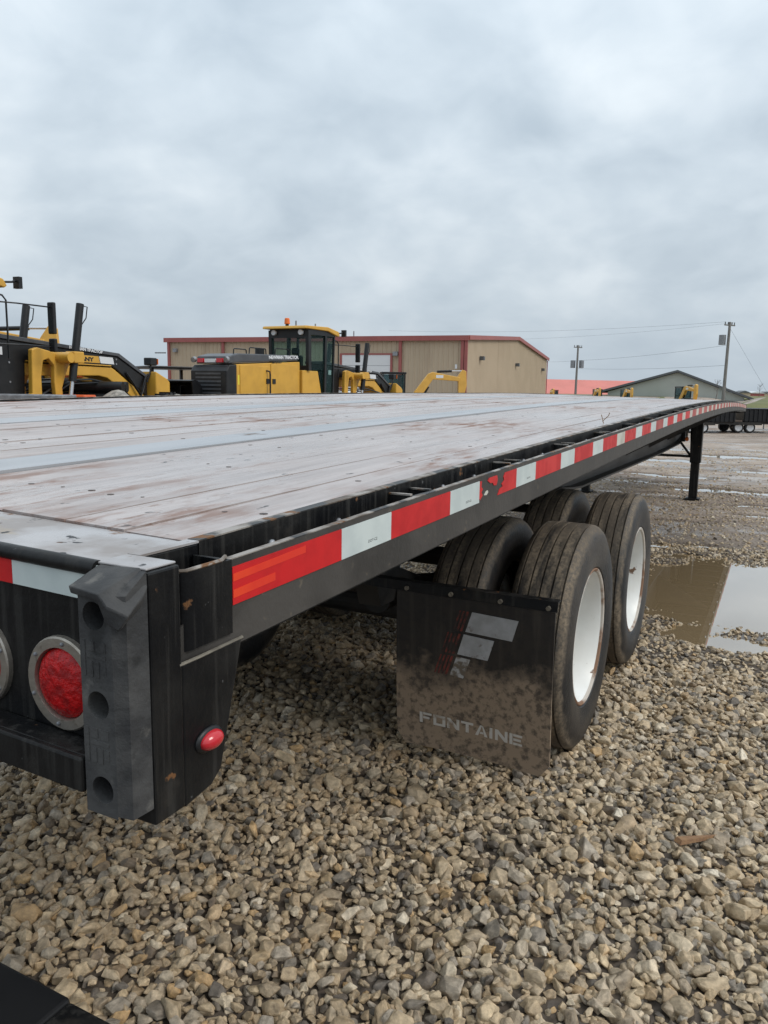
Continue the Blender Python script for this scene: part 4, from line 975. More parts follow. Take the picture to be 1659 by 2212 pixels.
    MB().prism([(5.5, 1.86), (7.9, 1.845), (8.0, 1.80), (9.05, 1.20), (9.08, .75), (8.72, .75), (8.66, 1.15), (7.75, 1.62), (7.5, 1.66), (5.5, 1.62)], 'x', -.28, .28).build('gooseneck', yel, G, bevel=.02)
    for yy, zz in ((4.75, 2.15), (4.75, 1.75), (4.75, 1.35), (5.12, 2.12), (5.12, 1.85), (5.12, 1.5), (8.02, 2.02), (8.02, 1.92)): MB().cyl((.30, yy, zz), (.312, yy, zz), .02, 8).build('bolt_head', galv, cv)
    st_ = MB().prism([(6.5, 1.93), (7.50, 1.92), (7.46, 2.06), (6.5, 2.07)], 'x', .301, .318).build('name_strip', yel, cv)
    MB().prism([(7.52, 1.92), (7.94, 1.91), (7.90, 2.05), (7.48, 2.06)], 'x', .301, .318).build('number_plate', whitep, cv)
    text('lettering', 'SANY', .11, mblk, st_, (.319, 6.86, 1.955), (0, 1, -.01), (0, 0, 1), 1.6, .006)
    text('lettering', 'NEWMAN TRACTOR', .082, whitep, cv, (.331, 6.62, 2.176), (0, 1, -.059), (0, 0, 1), 1.25, .003)
    for sx in (-1, 1):
        MB().box(*sorted((sx*.301, sx*.306)), 4.82, 4.98, 1.98, 2.12).build('warning_label', whitep, cv)
        MB().tube([(sx*.34, 5.3, 1.05), (sx*.44, 5.8, 1.3), (sx*.36, 6.4, 1.55), (sx*.33, 7.2, 1.58), (sx*.32, 8.2, 1.45)], .022, 6).build('hose', mblk, cv)
        MB().tube([(sx*.36, 5.2, 1.12), (sx*.46, 5.9, 1.22), (sx*.40, 6.5, 1.48), (sx*.34, 7.4, 1.52)], .018, 6).build('hose', mblk, cv)
        MB().prism([(5.5, 1.885), (7.85, 1.868), (7.85, 1.89), (5.5, 1.905)], 'x', *sorted((sx*.301, sx*.312))).build('frame_seam', yel, cv)
    # saddle bracket and blade lift cylinders
    for sx in (-1, 1):
        br = MB().prism([(5.20, 1.05), (5.42, 1.30), (5.46, 2.10), (5.60, 2.14), (6.15, 2.05), (6.2, 1.95), (6.38, 1.99), (6.42, 1.88), (6.36, 1.80), (6.28, 1.64), (6.18, 1.4), (6.2, 1.1), (6.02, 1.08), (5.98, 1.5), (6.0, 1.82), (5.86, 1.95), (5.72, 1.9), (5.66, 1.6), (5.66, 1.1), (5.45, .98)], 'x', *sorted((sx*.42, sx*.53))).build('saddle_bracket', yel, G, bevel=.02)
        MB().cyl((sx*.30, 6.12, 1.98), (sx*.84, 6.12, 1.98), .10, 16).build('pivot_housing', yel, br, smooth=True)
        MB().box(sx*.70-.12, sx*.70+.12, 6.23, 6.50, 1.88, 2.10).build('cylinder_yoke', yel, br, bevel=.02)
        d_ = Vector((0, .20, .98)).normalized(); p0 = Vector((sx*.70, 6.36, 1.98))
        lc = MB().cyl(p0-d_*.46, p0+d_*1.06, .075, 16).build('lift_cylinder', mblk, G, smooth=True)
        MB().cyl(p0-d_*1.25, p0-d_*.461, .04, 12).build('cylinder_rod', rodm, lc, smooth=True)
        MB().tube([p0+d_*1.03+Vector((0, .05, 0)), p0+d_*1.02+Vector((0, .20, 0)), p0+d_*.8+Vector((0, .20, 0)), p0+d_*.66+Vector((0, .10, 0)), p0+d_*.1+Vector((0, .10, 0))], .012, 6).build('hose', mblk, lc)
        MB().tube([(sx*.5, 6.2, 1.0), (sx*.55, 7.3, .55)], .09, 8).build('draw_bar', mblk, G)
    MB().cyl((.58, 6.05, 1.14), (.80, 6.05, 1.14), .10, 14).build('bracket_pin', yel, G, smooth=True)
    # circle and blade
    MB().lathe([(-.05, .75), (.05, .75), (.05, .62), (-.05, .62)], (0, 0, 0), 32, closed=True)
    mbb = MB()
    for q in range(9):
        a0 = -1.0+q*.25; a1 = a0+.25
        mbb.prism([(6.9+.45*math.cos(a0), .48+.42*math.sin(a0)), (6.9+.45*math.cos(a1), .48+.42*math.sin(a1)), (6.9+.42*math.cos(a1), .48+.39*math.sin(a1)), (6.9+.42*math.cos(a0), .48+.39*math.sin(a0))], 'x', -1.8, 1.8)
    mbb.build('blade', mblk, G)['kind'] = 'stuff'
    # nose block, lamp, axles, wheels
    nb = MB().prism([(9.10, .70), (9.62, .70), (9.62, 1.56), (9.52, 1.64), (9.10, 1.80)], 'x', -.62, .52).build('nose_block', yel, G, bevel=.03)
    MB().box(.521, .535, 9.18, 9.55, .98, 1.03).build('nose_rib', yel, nb)
    MB().tube([(.32, 9.02, 1.55), (.36, 9.10, 1.78), (.36, 9.12, 1.93)], .022, 6).build('lamp_stem', mblk, nb)
    lb = MB().box(.24, .44, 9.02, 9.26, 1.93, 2.10).build('head_lamp', mblk, nb, bevel=.02); MB().box(.30, .46, 9.262, 9.275, 1.95, 2.08).build('indicator', lens_o, lb)
    MB().tube([(.32, 8.3, 1.75), (.36, 8.75, 1.25), (.34, 8.95, 1.65), (.33, 9.05, 1.72)], .03, 6).build('hose', mblk, cv)
    MB().box(-.95, .95, 8.72, 8.95, .58, .76).build('front_axle', yel, G)
    for sx in (-1, 1):
        MB().box(sx*.86-.08, sx*.86+.08, .1, 2.6, .55, .85).build('tandem_case', yel, G)
        for yy in (.45, 2.15): wheel_set(G, 'wheel', sx*1.08, yy, .68, .36, mblk, yel)
        wheel_set(G, 'wheel', sx*1.02, 8.84, .66, .34, mblk, yel)
    return G
g1 = grader('yellow and black motor grader with its whole cab and orange beacon above the deck')
g2 = copy_tree(g1)
g1.location = (-10.95, 15.15, 0)
g2['label'] = 'nearer motor grader at the left photo edge showing its long dark gooseneck and cab corner'
g2.location = (-10.36, 3.86, .10); g2.rotation_euler = (0, 0, .10); g2.scale = (.97, .97, .99)

# ------------------------------------------------------------------ excavators
def excavator(label, group='yellow excavators parked in the yard'):
    E_ = thing('mini_excavator', label, 'excavator', group)
    for sx in (-1, 1):
        pr = [(-.75, .28), (-.62, .03), (.62, .03), (.75, .28), (.62, .50), (-.62, .50)]
        MB().prism(pr, 'x', *sorted((sx*.42, sx*.78))).build('track', mblk, E_, bevel=.06)
    MB().box(-.25, .25, -.35, .35, .40, .58).build('turntable', mblk, E_)
    MB().prism([(-.95, .60), (.55, .60), (.55, .85), (.0, 1.15), (-.85, 1.20), (-.98, .95)], 'x', -.72, .72).build('body', yelo, E_, bevel=.05)
    cb = MB()
    for x in (-.68, -.02):
        for y in (-.42, .50): cb.box(x-.03, x+.03, y-.03, y+.03, 1.0, 2.12)
    cb.box(-.72, .02, -.48, .56, 2.12, 2.20); cb.box(-.70, .0, -.44, .52, .95, 1.05)
    cab = cb.build('cab', mblk, E_, bevel=.01)
    pane(cab, [(-.66, .50, 1.06), (-.04, .50, 1.06), (-.04, .50, 2.1), (-.66, .50, 2.1)], mat=cglass); pane(cab, [(-.66, -.42, 1.06), (-.04, -.42, 1.06), (-.04, -.42, 2.1), (-.66, -.42, 2.1)], mat=cglass)
    pane(cab, [(-.68, -.38, 1.06), (-.68, .46, 1.06), (-.68, .46, 2.1), (-.68, -.38, 2.1)], mat=cglass); pane(cab, [(-.02, -.38, 1.06), (-.02, .46, 1.06), (-.02, .46, 2.1), (-.02, -.38, 2.1)], mat=cglass)
    MB().box(-.5, -.18, -.25, .0, 1.05, 1.75).build('seat', mblk, cab, bevel=.04)
    bm_ = MB().prism([(.62, .70), (.90, .66), (1.10, 1.15), (1.62, 1.92), (2.72, 1.86), (2.78, 2.02), (1.60, 2.22), (1.42, 2.14), (.78, 1.3)], 'x', .16, .36).build('boom', yelo, E_, bevel=.02)
    MB().box(.361, .366, 1.75, 2.05, 1.98, 2.10).build('name_plate', whitep, bm_)
    MB().cyl((.26, 1.80, 2.24), (.26, 2.42, 2.27), .05, 10).build('stick_cylinder', mblk, bm_); MB().cyl((.26, 2.421, 2.27), (.26, 2.90, 2.28), .03, 10).build('cylinder_rod', rodm, bm_)
    MB().cyl((.26, .95, .72), (.26, 1.45, 1.62), .05, 10).build('boom_cylinder', mblk, bm_)
    sk_ = MB().prism([(2.70, 1.80), (2.66, 2.05), (2.86, 2.34), (3.02, 2.28), (3.06, 1.7), (2.86, .80), (2.74, .80)], 'x', .18, .34).build('stick', yelo, E_, bevel=.02)
    MB().prism([(2.66, .80), (3.0, .84), (3.02, .60), (2.78, .28), (2.36, .34), (2.60, .50)], 'x', .02, .50).build('bucket', mblk, E_, bevel=.02)
    MB().prism([(1.02, .06), (1.10, .06), (1.14, .42), (1.02, .42)], 'x', -.78, .78).build('dozer_blade', mblk, E_)
    MB().tube([(-.4, .6, .35), (-.4, 1.05, .22)], .05, 6).build('blade_arm', mblk, E_); MB().tube([(.4, .6, .35), (.4, 1.05, .22)], .05, 6).build('blade_arm', mblk, E_)
    return E_
def place(o, x, y, z, rz, s=1.0):
    o.location = (x, y, z); o.rotation_euler = (0, 0, rz); o.scale = (s, s, s); return o
CAMP = Vector((1.9157, -.6296, 1.5555)); FLAT = Vector((CF.x, CF.y, 0)).normalized(); RIGHT = Vector((FLAT.y, -FLAT.x, 0))
def at(lat, depth, z=None):
    p_ = CAMP+FLAT*depth+RIGHT*lat; return (p_.x, p_.y, gh(p_.x, p_.y) if z is None else z)
HEAD_R = math.atan2(RIGHT.y, RIGHT.x)-math.pi/2
ex = excavator('yellow mini excavator with raised boom in front of the tan building wall')
place(ex, *at(.30, 34.5), HEAD_R+.12, 1.06)
for (lat, dep, lb, s_, rz, zo) in ((25.4, 68, 'yellow excavator before the sage barn, nearest and rightmost of its row', 1.25, 1.45, -.50), (26.6, 88, 'yellow excavator below the left slope of the sage barn roof', 1.25, 1.5, -.72),
                       (26.6, 100, 'yellow excavator before the middle of the red roof', 1.25, 1.55, -.68), (22.8, 108, 'small yellow excavator beside the right corner of the tan building', 1.25, 1.6, -.85)):
    c_ = copy_tree(ex); c_['label'] = lb; x, y, z = at(lat, dep); place(c_, x, y, zo, HEAD_R-rz, s_)
c_ = copy_tree(ex); c_['label'] = 'larger yellow excavator showing only its boom behind the left motor grader'
place(c_, *at(-13.9, 23.5, .15), HEAD_R+.1, 1.34)

# ------------------------------------------------------------------ tan building
C0 = Vector((-15.02, 42.74)); th = -.12; BL, BW, BH, RISE = 20.9, 30.5, 4.72, .95
dw = Vector((math.sin(th), math.cos(th))); dl = Vector((-math.cos(th), math.sin(th)))
B = thing('warehouse', 'long tan metal clad building with brick red trim and white roll up door', 'building')
def bp_(l, w, z): q = C0+dl*l+dw*w; return (q.x, q.y, z)
def ribbed(a, b, ztop, n_sk):
    """clad wall from point a to b: real ribs, one strip"""
    a, b = Vector(a), Vector(b); d = (b-a); Ln = d.length; d /= Ln; nrm = Vector((d.y, -d.x))
    pr = []; s_ = 0
    while s_ < Ln-.001:
        for o_, h in ((0, 0), (.20, 0), (.225, .035), (.275, .035)):
            if s_+o_ < Ln: pr.append((s_+o_, h))
        s_ += .30
    pr.append((Ln, 0)); mb = MB(); n_ = len(pr); vs = []
    for s_, h in pr:
        q = a+d*s_+nrm*h; vs += [(q.x, q.y, -.3), (q.x, q.y, ztop(s_/Ln)-.03)]
    return mb.add(vs, [(2*i, 2*i+2, 2*i+3, 2*i+1) for i in range(n_-1)])
p = lambda l, w: C0+dl*l+dw*w
gab = lambda u: BH+RISE*(1-abs(2*u-1))
wl = ribbed(p(BL, 0), p(0, 0), lambda u: BH, 1).build('front_wall', tan_m, B)
we = ribbed(p(0, 0), p(0, BW), gab, 1).build('end_wall', tan_m, B)
ribbed(p(0, BW), p(BL, BW), lambda u: BH, 1).build('back_wall', tan_m, B); ribbed(p(BL, BW), p(BL, 0), gab, 1).build('end_wall', tan_m, B)
rb = MB()
for w0, z0, w1, z1 in ((-.12, BH, BW/2, BH+RISE), (BW/2, BH+RISE, BW+.12, BH)):
    rb.add([bp_(-.12, w0, z0+.02), bp_(BL+.12, w0, z0+.02), bp_(BL+.12, w1, z1+.02), bp_(-.12, w1, z1+.02), bp_(-.12, w0, z0-.02), bp_(BL+.12, w0, z0-.02), bp_(BL+.12, w1, z1-.02), bp_(-.12, w1, z1-.02)],
           [(0, 1, 2, 3), (7, 6, 5, 4), (0, 4, 5, 1), (2, 6, 7, 3), (1, 5, 6, 2), (0, 3, 7, 4)])
rb.build('roof', roof_tan, B)
def bbox(l0, l1, w0, w1, z0, z1): return MB().add([bp_(l, w, z) for z in (z0, z1) for w in (w0, w1) for l in (l0, l1)], [(0, 2, 3, 1), (4, 5, 7, 6), (0, 1, 5, 4), (2, 6, 7, 3), (0, 4, 6, 2), (1, 3, 7, 5)])
bbox(-.15, BL+.15, -.26, -.125, BH-.24, BH+.05).build('gutter', trim_m, B)
for w0, z0, w1, z1 in ((-.15, BH, BW/2, BH+RISE), (BW/2, BH+RISE, BW+.15, BH)):
    MB().add([bp_(l, w, z) for l in (-.21, -.125) for w, z in ((w0, z0-.20), (w1, z1-.20), (w1, z1+.06), (w0, z0+.06))], [(0, 1, 2, 3), (4, 5, 6, 7), (0, 1, 5, 4), (1, 2, 6, 5), (2, 3, 7, 6), (3, 0, 4, 7)]).build('rake_trim', trim_m, B)
for l in (.02, .24, 4.11, 16.5, BL-.15):
    bbox(l-.09, l+.09, -.16, -.045, 0, BH-.24).build('downspout', trim_m, B)
bbox(-.10, -.045, BW-.15, BW+.02, 0, BH-.2).build('corner_trim', trim_m, B)
dr = bbox(4.76, 7.96, -.075, -.04, 0, 3.65).build('roll_up_door', door_w, wl)
for z in (.6, 1.2, 1.8, 2.4, 3.0): bbox(4.77, 7.95, -.078, -.0755, z, z+.02).build('door_seam', galv, dr)
for a_, b_, z0, z1 in ((4.62, 4.758, 0, 3.75), (7.962, 8.1, 0, 3.75), (4.759, 7.961, 3.652, 3.75)): bbox(a_, b_, -.10, -.038, z0, z1).build('door_trim', trim_m, dr)
for l, z in ((4.40, 3.72), (20.2, 3.95)): bbox(l-.15, l+.15, -.25, -.04, z-.12, z+.12).build('wall_lamp', galv, wl)
bbox(.55, .68, -.06, -.038, 2.85, 3.1).build('wall_sign', whitep, wl)
bbox(BL+.16, BL+1.0, -.1, .0, 3.75, 3.83).build('pipe_stub', galv, wl)
for w in (3.28, 15.0, 27.4):
    q = bbox(-.30, -.04, w-.18, w+.18, 3.48, 3.72).build('wall_lamp', barn_t, we)
bbox(9.7, 9.76, 6, 6.06, BH+.3, BH+.85).build('roof_vent', galv, B)
rebase(B, (C0.x, C0.y, 0))

# ------------------------------------------------------------------ far buildings
def cpt(px_, py_, depth):
    """point seen at D pixel at a forward distance (layout helper)"""
    d_ = CF+CR*((px_-829.5)/1667.2)-CU*((py_-1106)/1667.2); return CAMP+d_*depth
RB = thing('red_roof_shed', 'long low shed with a pale red metal roof behind the excavators', 'building')
a_, b_ = cpt(1130, 822, 150), cpt(1440, 826, 158); za_ = 4.1
a0, b0 = Vector((a_.x, a_.y)), Vector((b_.x, b_.y)); d_ = (b0-a0).normalized(); nb_ = Vector((-d_.y, d_.x))
def q3(v, z): return (v.x, v.y, z)
MB().add([q3(a0-nb_*9, 1.35), q3(b0-nb_*9, 1.35), q3(b0, za_), q3(a0, za_), q3(a0-nb_*9, 1.25), q3(b0-nb_*9, 1.25), q3(b0, za_-.1), q3(a0, za_-.1)], [(0, 1, 2, 3), (7, 6, 5, 4), (0, 4, 5, 1), (2, 6, 7, 3), (1, 5, 6, 2), (0, 3, 7, 4)]).build('roof', redroof, RB)
MB().add([q3(a0+nb_*9, 1.35), q3(b0+nb_*9, 1.35), q3(b0, za_-.002), q3(a0, za_-.002)], [(0, 1, 2, 3)]).build('back_roof', redroof, RB)
wa, wb_ = a0-nb_*8.6, b0-nb_*8.6
MB().add([q3(wa, -1), q3(wb_, -1), q3(wb_, 1.3), q3(wa, 1.3), q3(wa+nb_*17.2, -1), q3(wb_+nb_*17.2, -1), q3(wb_+nb_*17.2, 1.3), q3(wa+nb_*17.2, 1.3)], [(0, 1, 2, 3), (1, 5, 6, 2), (5, 4, 7, 6), (4, 0, 3, 7)]).build('wall', tan_m, RB)
BN = thing('gable_barn', 'sage green gabled barn with a dark roof edge near the utility pole', 'building')
l_, r_, t_ = cpt(1313, 842, 118), cpt(1608, 857.5, 110.5), cpt(1465, 802, 114.3)
f0, f1 = Vector((l_.x, l_.y)), Vector((r_.x, r_.y)); dx = (f1-f0).normalized(); dn = Vector((-dx.y, dx.x)); pk = Vector((t_.x, t_.y)); u_ = (pk-f0).dot(dx); pk = f0+dx*u_
zl, zr_, zp = l_.z-.25, l_.z-.25, t_.z-.2
front = [q3(f0, -.5), q3(f1, -.5), q3(f1, zr_-.6), q3(pk, zp), q3(f0, zl)]; back = [q3(Vector((v[0], v[1]))+dn*30, v[2]) for v in front]
bw = MB().add(front+back, [(0, 1, 2, 3, 4), (9, 8, 7, 6, 5), (0, 5, 6, 1), (1, 6, 7, 2), (4, 3, 8, 9)[:0] or (0, 4, 9, 5)]).build('wall', barn_m, BN)
for (pa, za__, pb, zb__) in ((f0-dx*1.2, zl-.22, pk, zp+.05), (pk, zp+.05, f1+dx*1.2, zr_-.95)):
    th_ = .32
    MB().add([q3(pa-dn*.6, za__), q3(pb-dn*.6, zb__), q3(pb+dn*30.4, zb__), q3(pa+dn*30.4, za__), q3(pa-dn*.6, za__+th_), q3(pb-dn*.6, zb__+th_), q3(pb+dn*30.4, zb__+th_), q3(pa+dn*30.4, za__+th_)],
             [(3, 2, 1, 0), (4, 5, 6, 7), (0, 1, 5, 4), (1, 2, 6, 5), (2, 3, 7, 6), (3, 0, 4, 7)]).build('roof', barn_t, BN)
dq = f0+dx*(f1-f0).length*.845
MB().add([q3(dq-dn*.05+dx*s_, z) for s_, z in ((-.5, 0), (.5, 0), (.5, 2.75), (-.5, 2.75))]+[q3(dq+dn*.02+dx*s_, z) for s_, z in ((-.5, 0), (.5, 0), (.5, 2.75), (-.5, 2.75))], [(0, 1, 2, 3), (0, 1, 5, 4), (1, 2, 6, 5), (2, 3, 7, 6), (3, 0, 4, 7)]).build('door', mk('pale_door', (.36, .40, .37), None, rough=.5), bw)
for k_, (x0, w_, h_, lb, mt_) in enumerate(((1602, 18, 3.0, 'pale low house on the horizon at the far right edge', whitep), (1628, 26, 2.8, 'brick coloured low house on the far right horizon', trim_m), (1652, 20, 3.0, 'white roofed low house cut by the right photo edge', whitep))):
    p_ = cpt(x0, 852, 330+20*k_); H_ = thing('far_house', lb, 'house', 'houses on the far horizon'); z0 = 1.4
    MB().box(-2.4*w_/18, 2.4*w_/18, -3, 3, 0, h_*.45).build('wall', mt_ if k_ == 1 else tan_m, H_)
    MB().prism([(-2.7*w_/18, h_*.45), (2.7*w_/18, h_*.45), (0, h_*.75)], 'y', -3.3, 3.3).build('roof', barn_t if k_ != 1 else whitep, H_); H_.location = (p_.x, p_.y, z0); H_.rotation_euler = (0, 0, .45)

# ------------------------------------------------------------------ utility poles and wires
def pole(label, base_px, top_px, dep, boxes):
    b_ = cpt(*base_px, dep); t_ = cpt(*top_px, dep); zb_ = gh(b_.x, b_.y)
    d_ = (t_-b_)/(t_.z-b_.z); base = b_+d_*(zb_-b_.z)
    P_ = thing('utility_pole', label, 'utility pole', 'wooden utility poles along the field')
    MB().cyl(base, t_, .21, 12, .15).build('pole', polem, P_, smooth=True)
    ax_ = (RIGHT*.85+FLAT*.5).normalized(); c0 = t_-Vector((0, 0, .35))
    MB().tube([c0-ax_*.95, c0+ax_*.95], .08, 6).build('cross_arm', polem, P_)
    for s_ in (-.85, -.3, .4, .85): MB().cyl(c0+ax_*s_+Vector((0, 0, .08)), c0+ax_*s_+Vector((0, 0, .36)), .06, 8).build('insulator', barn_t, P_)
    for (dz, s_, r_, h_) in boxes: MB().cyl(t_+RIGHT*s_+Vector((0, 0, dz-h_)), t_+RIGHT*s_+Vector((0, 0, dz)), r_, 14).build('transformer', galv, P_, smooth=True)
    rebase(P_, base); return t_, ax_
t2, ax2 = pole('tall leaning utility pole with one transformer before the sage barn', (1562, 862), (1577, 696), 92, [(-1.5, -.75, .40, 1.15)])
t1, ax1 = pole('utility pole with paired transformers in front of the red roof', (1243, 852), (1249, 746), 135, [(-2.6, -.75, .42, 1.3), (-2.6, .75, .42, 1.3)])
def wire(a, b, sag, r, label):
    a, b = Vector(a), Vector(b); pts = [a+(b-a)*u-Vector((0, 0, sag*4*u*(1-u))) for u in np.linspace(0, 1, 17)]
    o = MB().tube(pts, r, 5).build('power_line', wirem); tag(o, label, 'power line', 'overhead power lines'); return o
far = t1+(t1-t2)*1.6
wire(t2-ax2*.85, cpt(840, 714, 120), .6, .013, 'upper power line running left from the top of the tall leaning pole')
wire(t2+ax2*.85, cpt(1000, 735, 118), .5, .011, 'second power line from the crossarm of the tall leaning pole')
wire(t2-Vector((0, 0, 2.65)), t1-Vector((0, 0, 2.6)), .3, .018, 'upper one of the two cables strung between both utility poles')
wire(t2-Vector((0, 0, 5.05)), t1-Vector((0, 0, 4.0)), .25, .018, 'lower one of the two cables strung between both utility poles')
wire(t1-Vector((0, 0, 2.6)), cpt(1150, 780, 160), .2, .016, 'short cable running left from the shorter pole to the tan building edge')
wire(t2-Vector((0, 0, .6)), cpt(1690, 905, 84), .0, .016, 'taut guy wire slanting down right from the tall leaning pole')

# ------------------------------------------------------------------ trailers parked on the far side of the yard
def dump_trailer(label):
    D_ = thing('dump_trailer', label, 'trailer', 'dark equipment trailers parked across the yard')
    MB().box(-2.3, 2.0, -.95, .95, .50, .62).build('frame', under, D_)
    bd = MB().box(-.1, 2.0, -1.0, 1.0, .625, 1.30).build('dump_body', mblk, D_, bevel=.02)
    MB().box(-.14, 2.04, -1.05, 1.05, 1.302, 1.36).build('top_rail', mblk, bd)
    for sy in (-1, 1):
        for q in range(9): MB().box(-.05+q*.245, .0+q*.245, *sorted((sy*1.001, sy*1.05)), .64, 1.30).build('side_rib', mblk, bd)
    MB().box(-2.3, -.15, -.98, .98, .622, .70).build('wood_deck', mk('dusty_wood', (.16, .11, .085), (.12, .09, .07), 4, .8), D_)
    MB().prism([(-1.0, .45), (.9, .45), (.8, .60), (-.9, .60)], 'y', -1.12, -.99).build('fender', under, D_)
    for sy in (-1, 1):
        for x in (-.35, .30):
            w_ = MB().cyl((x, sy*1.0, .30), (x, sy*.78, .30), .30, 20).build('tyre', mblk, D_, bevel=.03)
            ring_lathe(MB(), (x, .30), [(sy*1.004, .20), (sy*1.012, .17), (sy*1.002, .10), (sy*1.004, .001)], 18).build('rim', whitep, w_)
    MB().tube([(-2.3, .5, .56), (-3.2, 0, .5), (-2.3, -.5, .56)], .05, 6).build('tow_hitch', under, D_); MB().box(-3.0, -2.5, -.12, .12, .56, .85).build('tool_box', mblk, D_)
    MB().tube([(-3.05, 0, .05), (-3.05, 0, .75)], .04, 8).build('jack', galv, D_)
    return D_
dt = dump_trailer('black ribbed dump trailer parked beyond the front end of the flatbed')
x, y, z = at(19.9, 44); place(dt, x, y, z, HEAD_R+math.pi/2, 1.0)
for lat, dep, lb in ((25.2, 45.5, 'second black dump trailer behind the first one at the right photo edge'), (16.9, 43, 'dark trailer with white wheels seen below the front end of the flatbed')):
    c_ = copy_tree(dt); c_['label'] = lb; x, y, z = at(lat, dep); place(c_, x, y, z, HEAD_R+math.pi/2)

# ------------------------------------------------------------------ yard machines between and behind the graders
YM = thing('skid_steer', 'black compact machine with a flat canopy parked between the two graders', 'yard machine')
MB().box(-.9, .9, -.8, .8, 2.02, 2.09).build('canopy', mblk, YM, bevel=.02)
for x in (-.78, .78):
    for y in (-.68, .68): MB().box(x-.04, x+.04, y-.04, y+.04, .9, 2.02).build('canopy_post', mblk, YM)
MB().prism([(-1.1, .35), (1.1, .35), (1.2, .8), (.5, 1.25), (-1.0, 1.2)], 'x', -.62, .62).build('body', mblk, YM, bevel=.05)
MB().box(-.3, .3, -.4, .1, 1.25, 1.75).build('seat', galv, YM, bevel=.05)
MB().tube([(.75, -.5, 1.0), (.8, .5, 1.7), (.8, 1.2, 1.85), (.8, 1.5, 1.1)], .10, 8).build('lift_arm', mblk, YM)
for x in (-.75, .75):
    for y in (-.6, .6): MB().cyl((x-.13, y, .38), (x+.13, y, .38), .38, 20).build('tyre', mblk, YM, bevel=.04)
place(YM, *at(-6.15, 22.0), HEAD_R+.6)
bk = None
for k_, (lat, dep, zo, lb) in enumerate(((-5.95, 19.2, .80, 'left one of the black curved buckets piled between the graders'), (-5.25, 19.4, .88, 'middle one of the black curved buckets piled between the graders'), (-4.75, 19.9, .78, 'right one of the black curved buckets piled between the graders'))):
    if bk is None:
        bk = thing('loader_bucket', lb, 'bucket', 'black buckets piled between the graders'); mb = MB()
        pts = [(math.cos(a_)*.42, math.sin(a_)*.42) for a_ in np.linspace(-1.6, 1.9, 11)]
        for q in range(10):
            (a0_, a1_), (b0_, b1_) = pts[q], pts[q+1]; mb.prism([(a0_, a1_), (b0_, b1_), (b0_*.9, b1_*.9), (a0_*.9, a1_*.9)], 'x', -.55, .55)
        sh = mb.build('shell', mblk, bk); sh['kind'] = 'stuff'
        for x in (-.552, .552): MB().prism(pts, 'x', x-.012, x+.012).build('side_plate', mblk, bk)
        for q in range(5): MB().box(-.5+q*.24, -.44+q*.24, -.1, .12, -.47, -.40).build('tooth', galv, bk)
        b_ = bk
    else: b_ = copy_tree(bk); b_['label'] = lb
    x, y, z = at(lat, dep); place(b_, x, y, z+zo+.42, HEAD_R+.9*k_+.4)
    st = MB().box(-.5, .5, -.4, .4, 0, zo-.0); o = st.build('steel_pallet', under); tag(o, 'dark steel crate under the '+lb.split(' one')[0]+' bucket between the graders', 'crate', 'crates under the buckets'); o.location = (x, y, z); o.rotation_euler = (0, 0, HEAD_R)
# crawler with rails behind the left grader's arch
CW = thing('crawler_loader', 'yellow machine with a black rail seen under the left grader gooseneck', 'crawler')
MB().prism([(-1.6, .7), (1.5, .7), (1.5, 1.75), (.6, 2.0), (-1.6, 2.05)], 'x', -.8, .8).build('body', yelo, CW, bevel=.05)
MB().prism([(-1.8, .1), (1.7, .1), (1.9, .45), (1.6, .75), (-1.6, .75), (-1.9, .45)], 'x', -1.15, -.82).build('track', mblk, CW, bevel=.06)
MB().prism([(-1.8, .1), (1.7, .1), (1.9, .45), (1.6, .75), (-1.6, .75), (-1.9, .45)], 'x', .82, 1.15).build('track', mblk, CW, bevel=.06)
for y in (-1.4, -.9, -.2, .4, 1.1): MB().box(.84, .92, y-.04, y+.04, 1.0, 1.90).build('rail_post', mblk, CW)
MB().box(.84, .92, -1.5, 1.2, 1.84, 1.90).build('rail', mblk, CW)
MB().box(.81, .825, .55, 1.3, 1.72, 1.86).build('warning_plate', orange, CW)
MB().box(.81, .825, -1.3, -.95, 1.25, 1.7).build('side_panel', whitep, CW)
place(CW, *at(-8.15, 18.5), HEAD_R+math.pi)
CW.rotation_euler = (0, 0, HEAD_R); 
# pipes stacked behind the grader
pc = None; hgt = [0, 1, 2, 3, 4, 5]
for k_ in range(7):
    for j_ in range(2):
        if pc is None: pc = MB().cyl((-1.3, 0, 0), (1.3, 0, 0), .115, 14).build('plastic_pipe', mblk, None, smooth=True); o = pc
        else: o = pc.copy(); COL.objects.link(o)
        x, y, z = at(-6.75, 16.2); r_ = Vector((-RIGHT.y, RIGHT.x, 0))*(.25*j_); o.location = (x+r_.x, y+r_.y, z+.125+.232*k_)
        o.rotation_euler = (0, 0, math.atan2(RIGHT.y, RIGHT.x))
        tag(o, 'black pipe of the stacked row under the left grader gooseneck', 'pipe', 'black pipes stacked behind the left grader')
        o['label'] = '%s pipe of the black %s pipe column under the left grader' % (('lowest', 'second lowest', 'third lowest', 'middle', 'third highest', 'second highest', 'topmost')[k_], ('front', 'rear')[j_])
OB = thing('orange_attachment', 'orange red steel box half hidden under the left grader gooseneck', 'attachment')
MB().prism([(-.40, 0), (.40, 0), (.40, 1.36), (-.40, 1.36)], 'y', -.3, .3).build('box', orange, OB, bevel=.03)
MB().box(-.1, .1, -.36, -.301, .9, 1.34).build('lock_bar', mblk, OB); place(OB, *at(-6.15, 15.2), math.atan2(RIGHT.y, RIGHT.x))
RK = thing('steel_ramp_rack', 'grey ribbed steel ramps stacked below the left grader cab', 'ramps')
for q in range(4): MB().box(-1.0, 1.0, -.3, .3, .0+q*.36, .30+q*.36).build('ramp', galv, RK, bevel=.02)
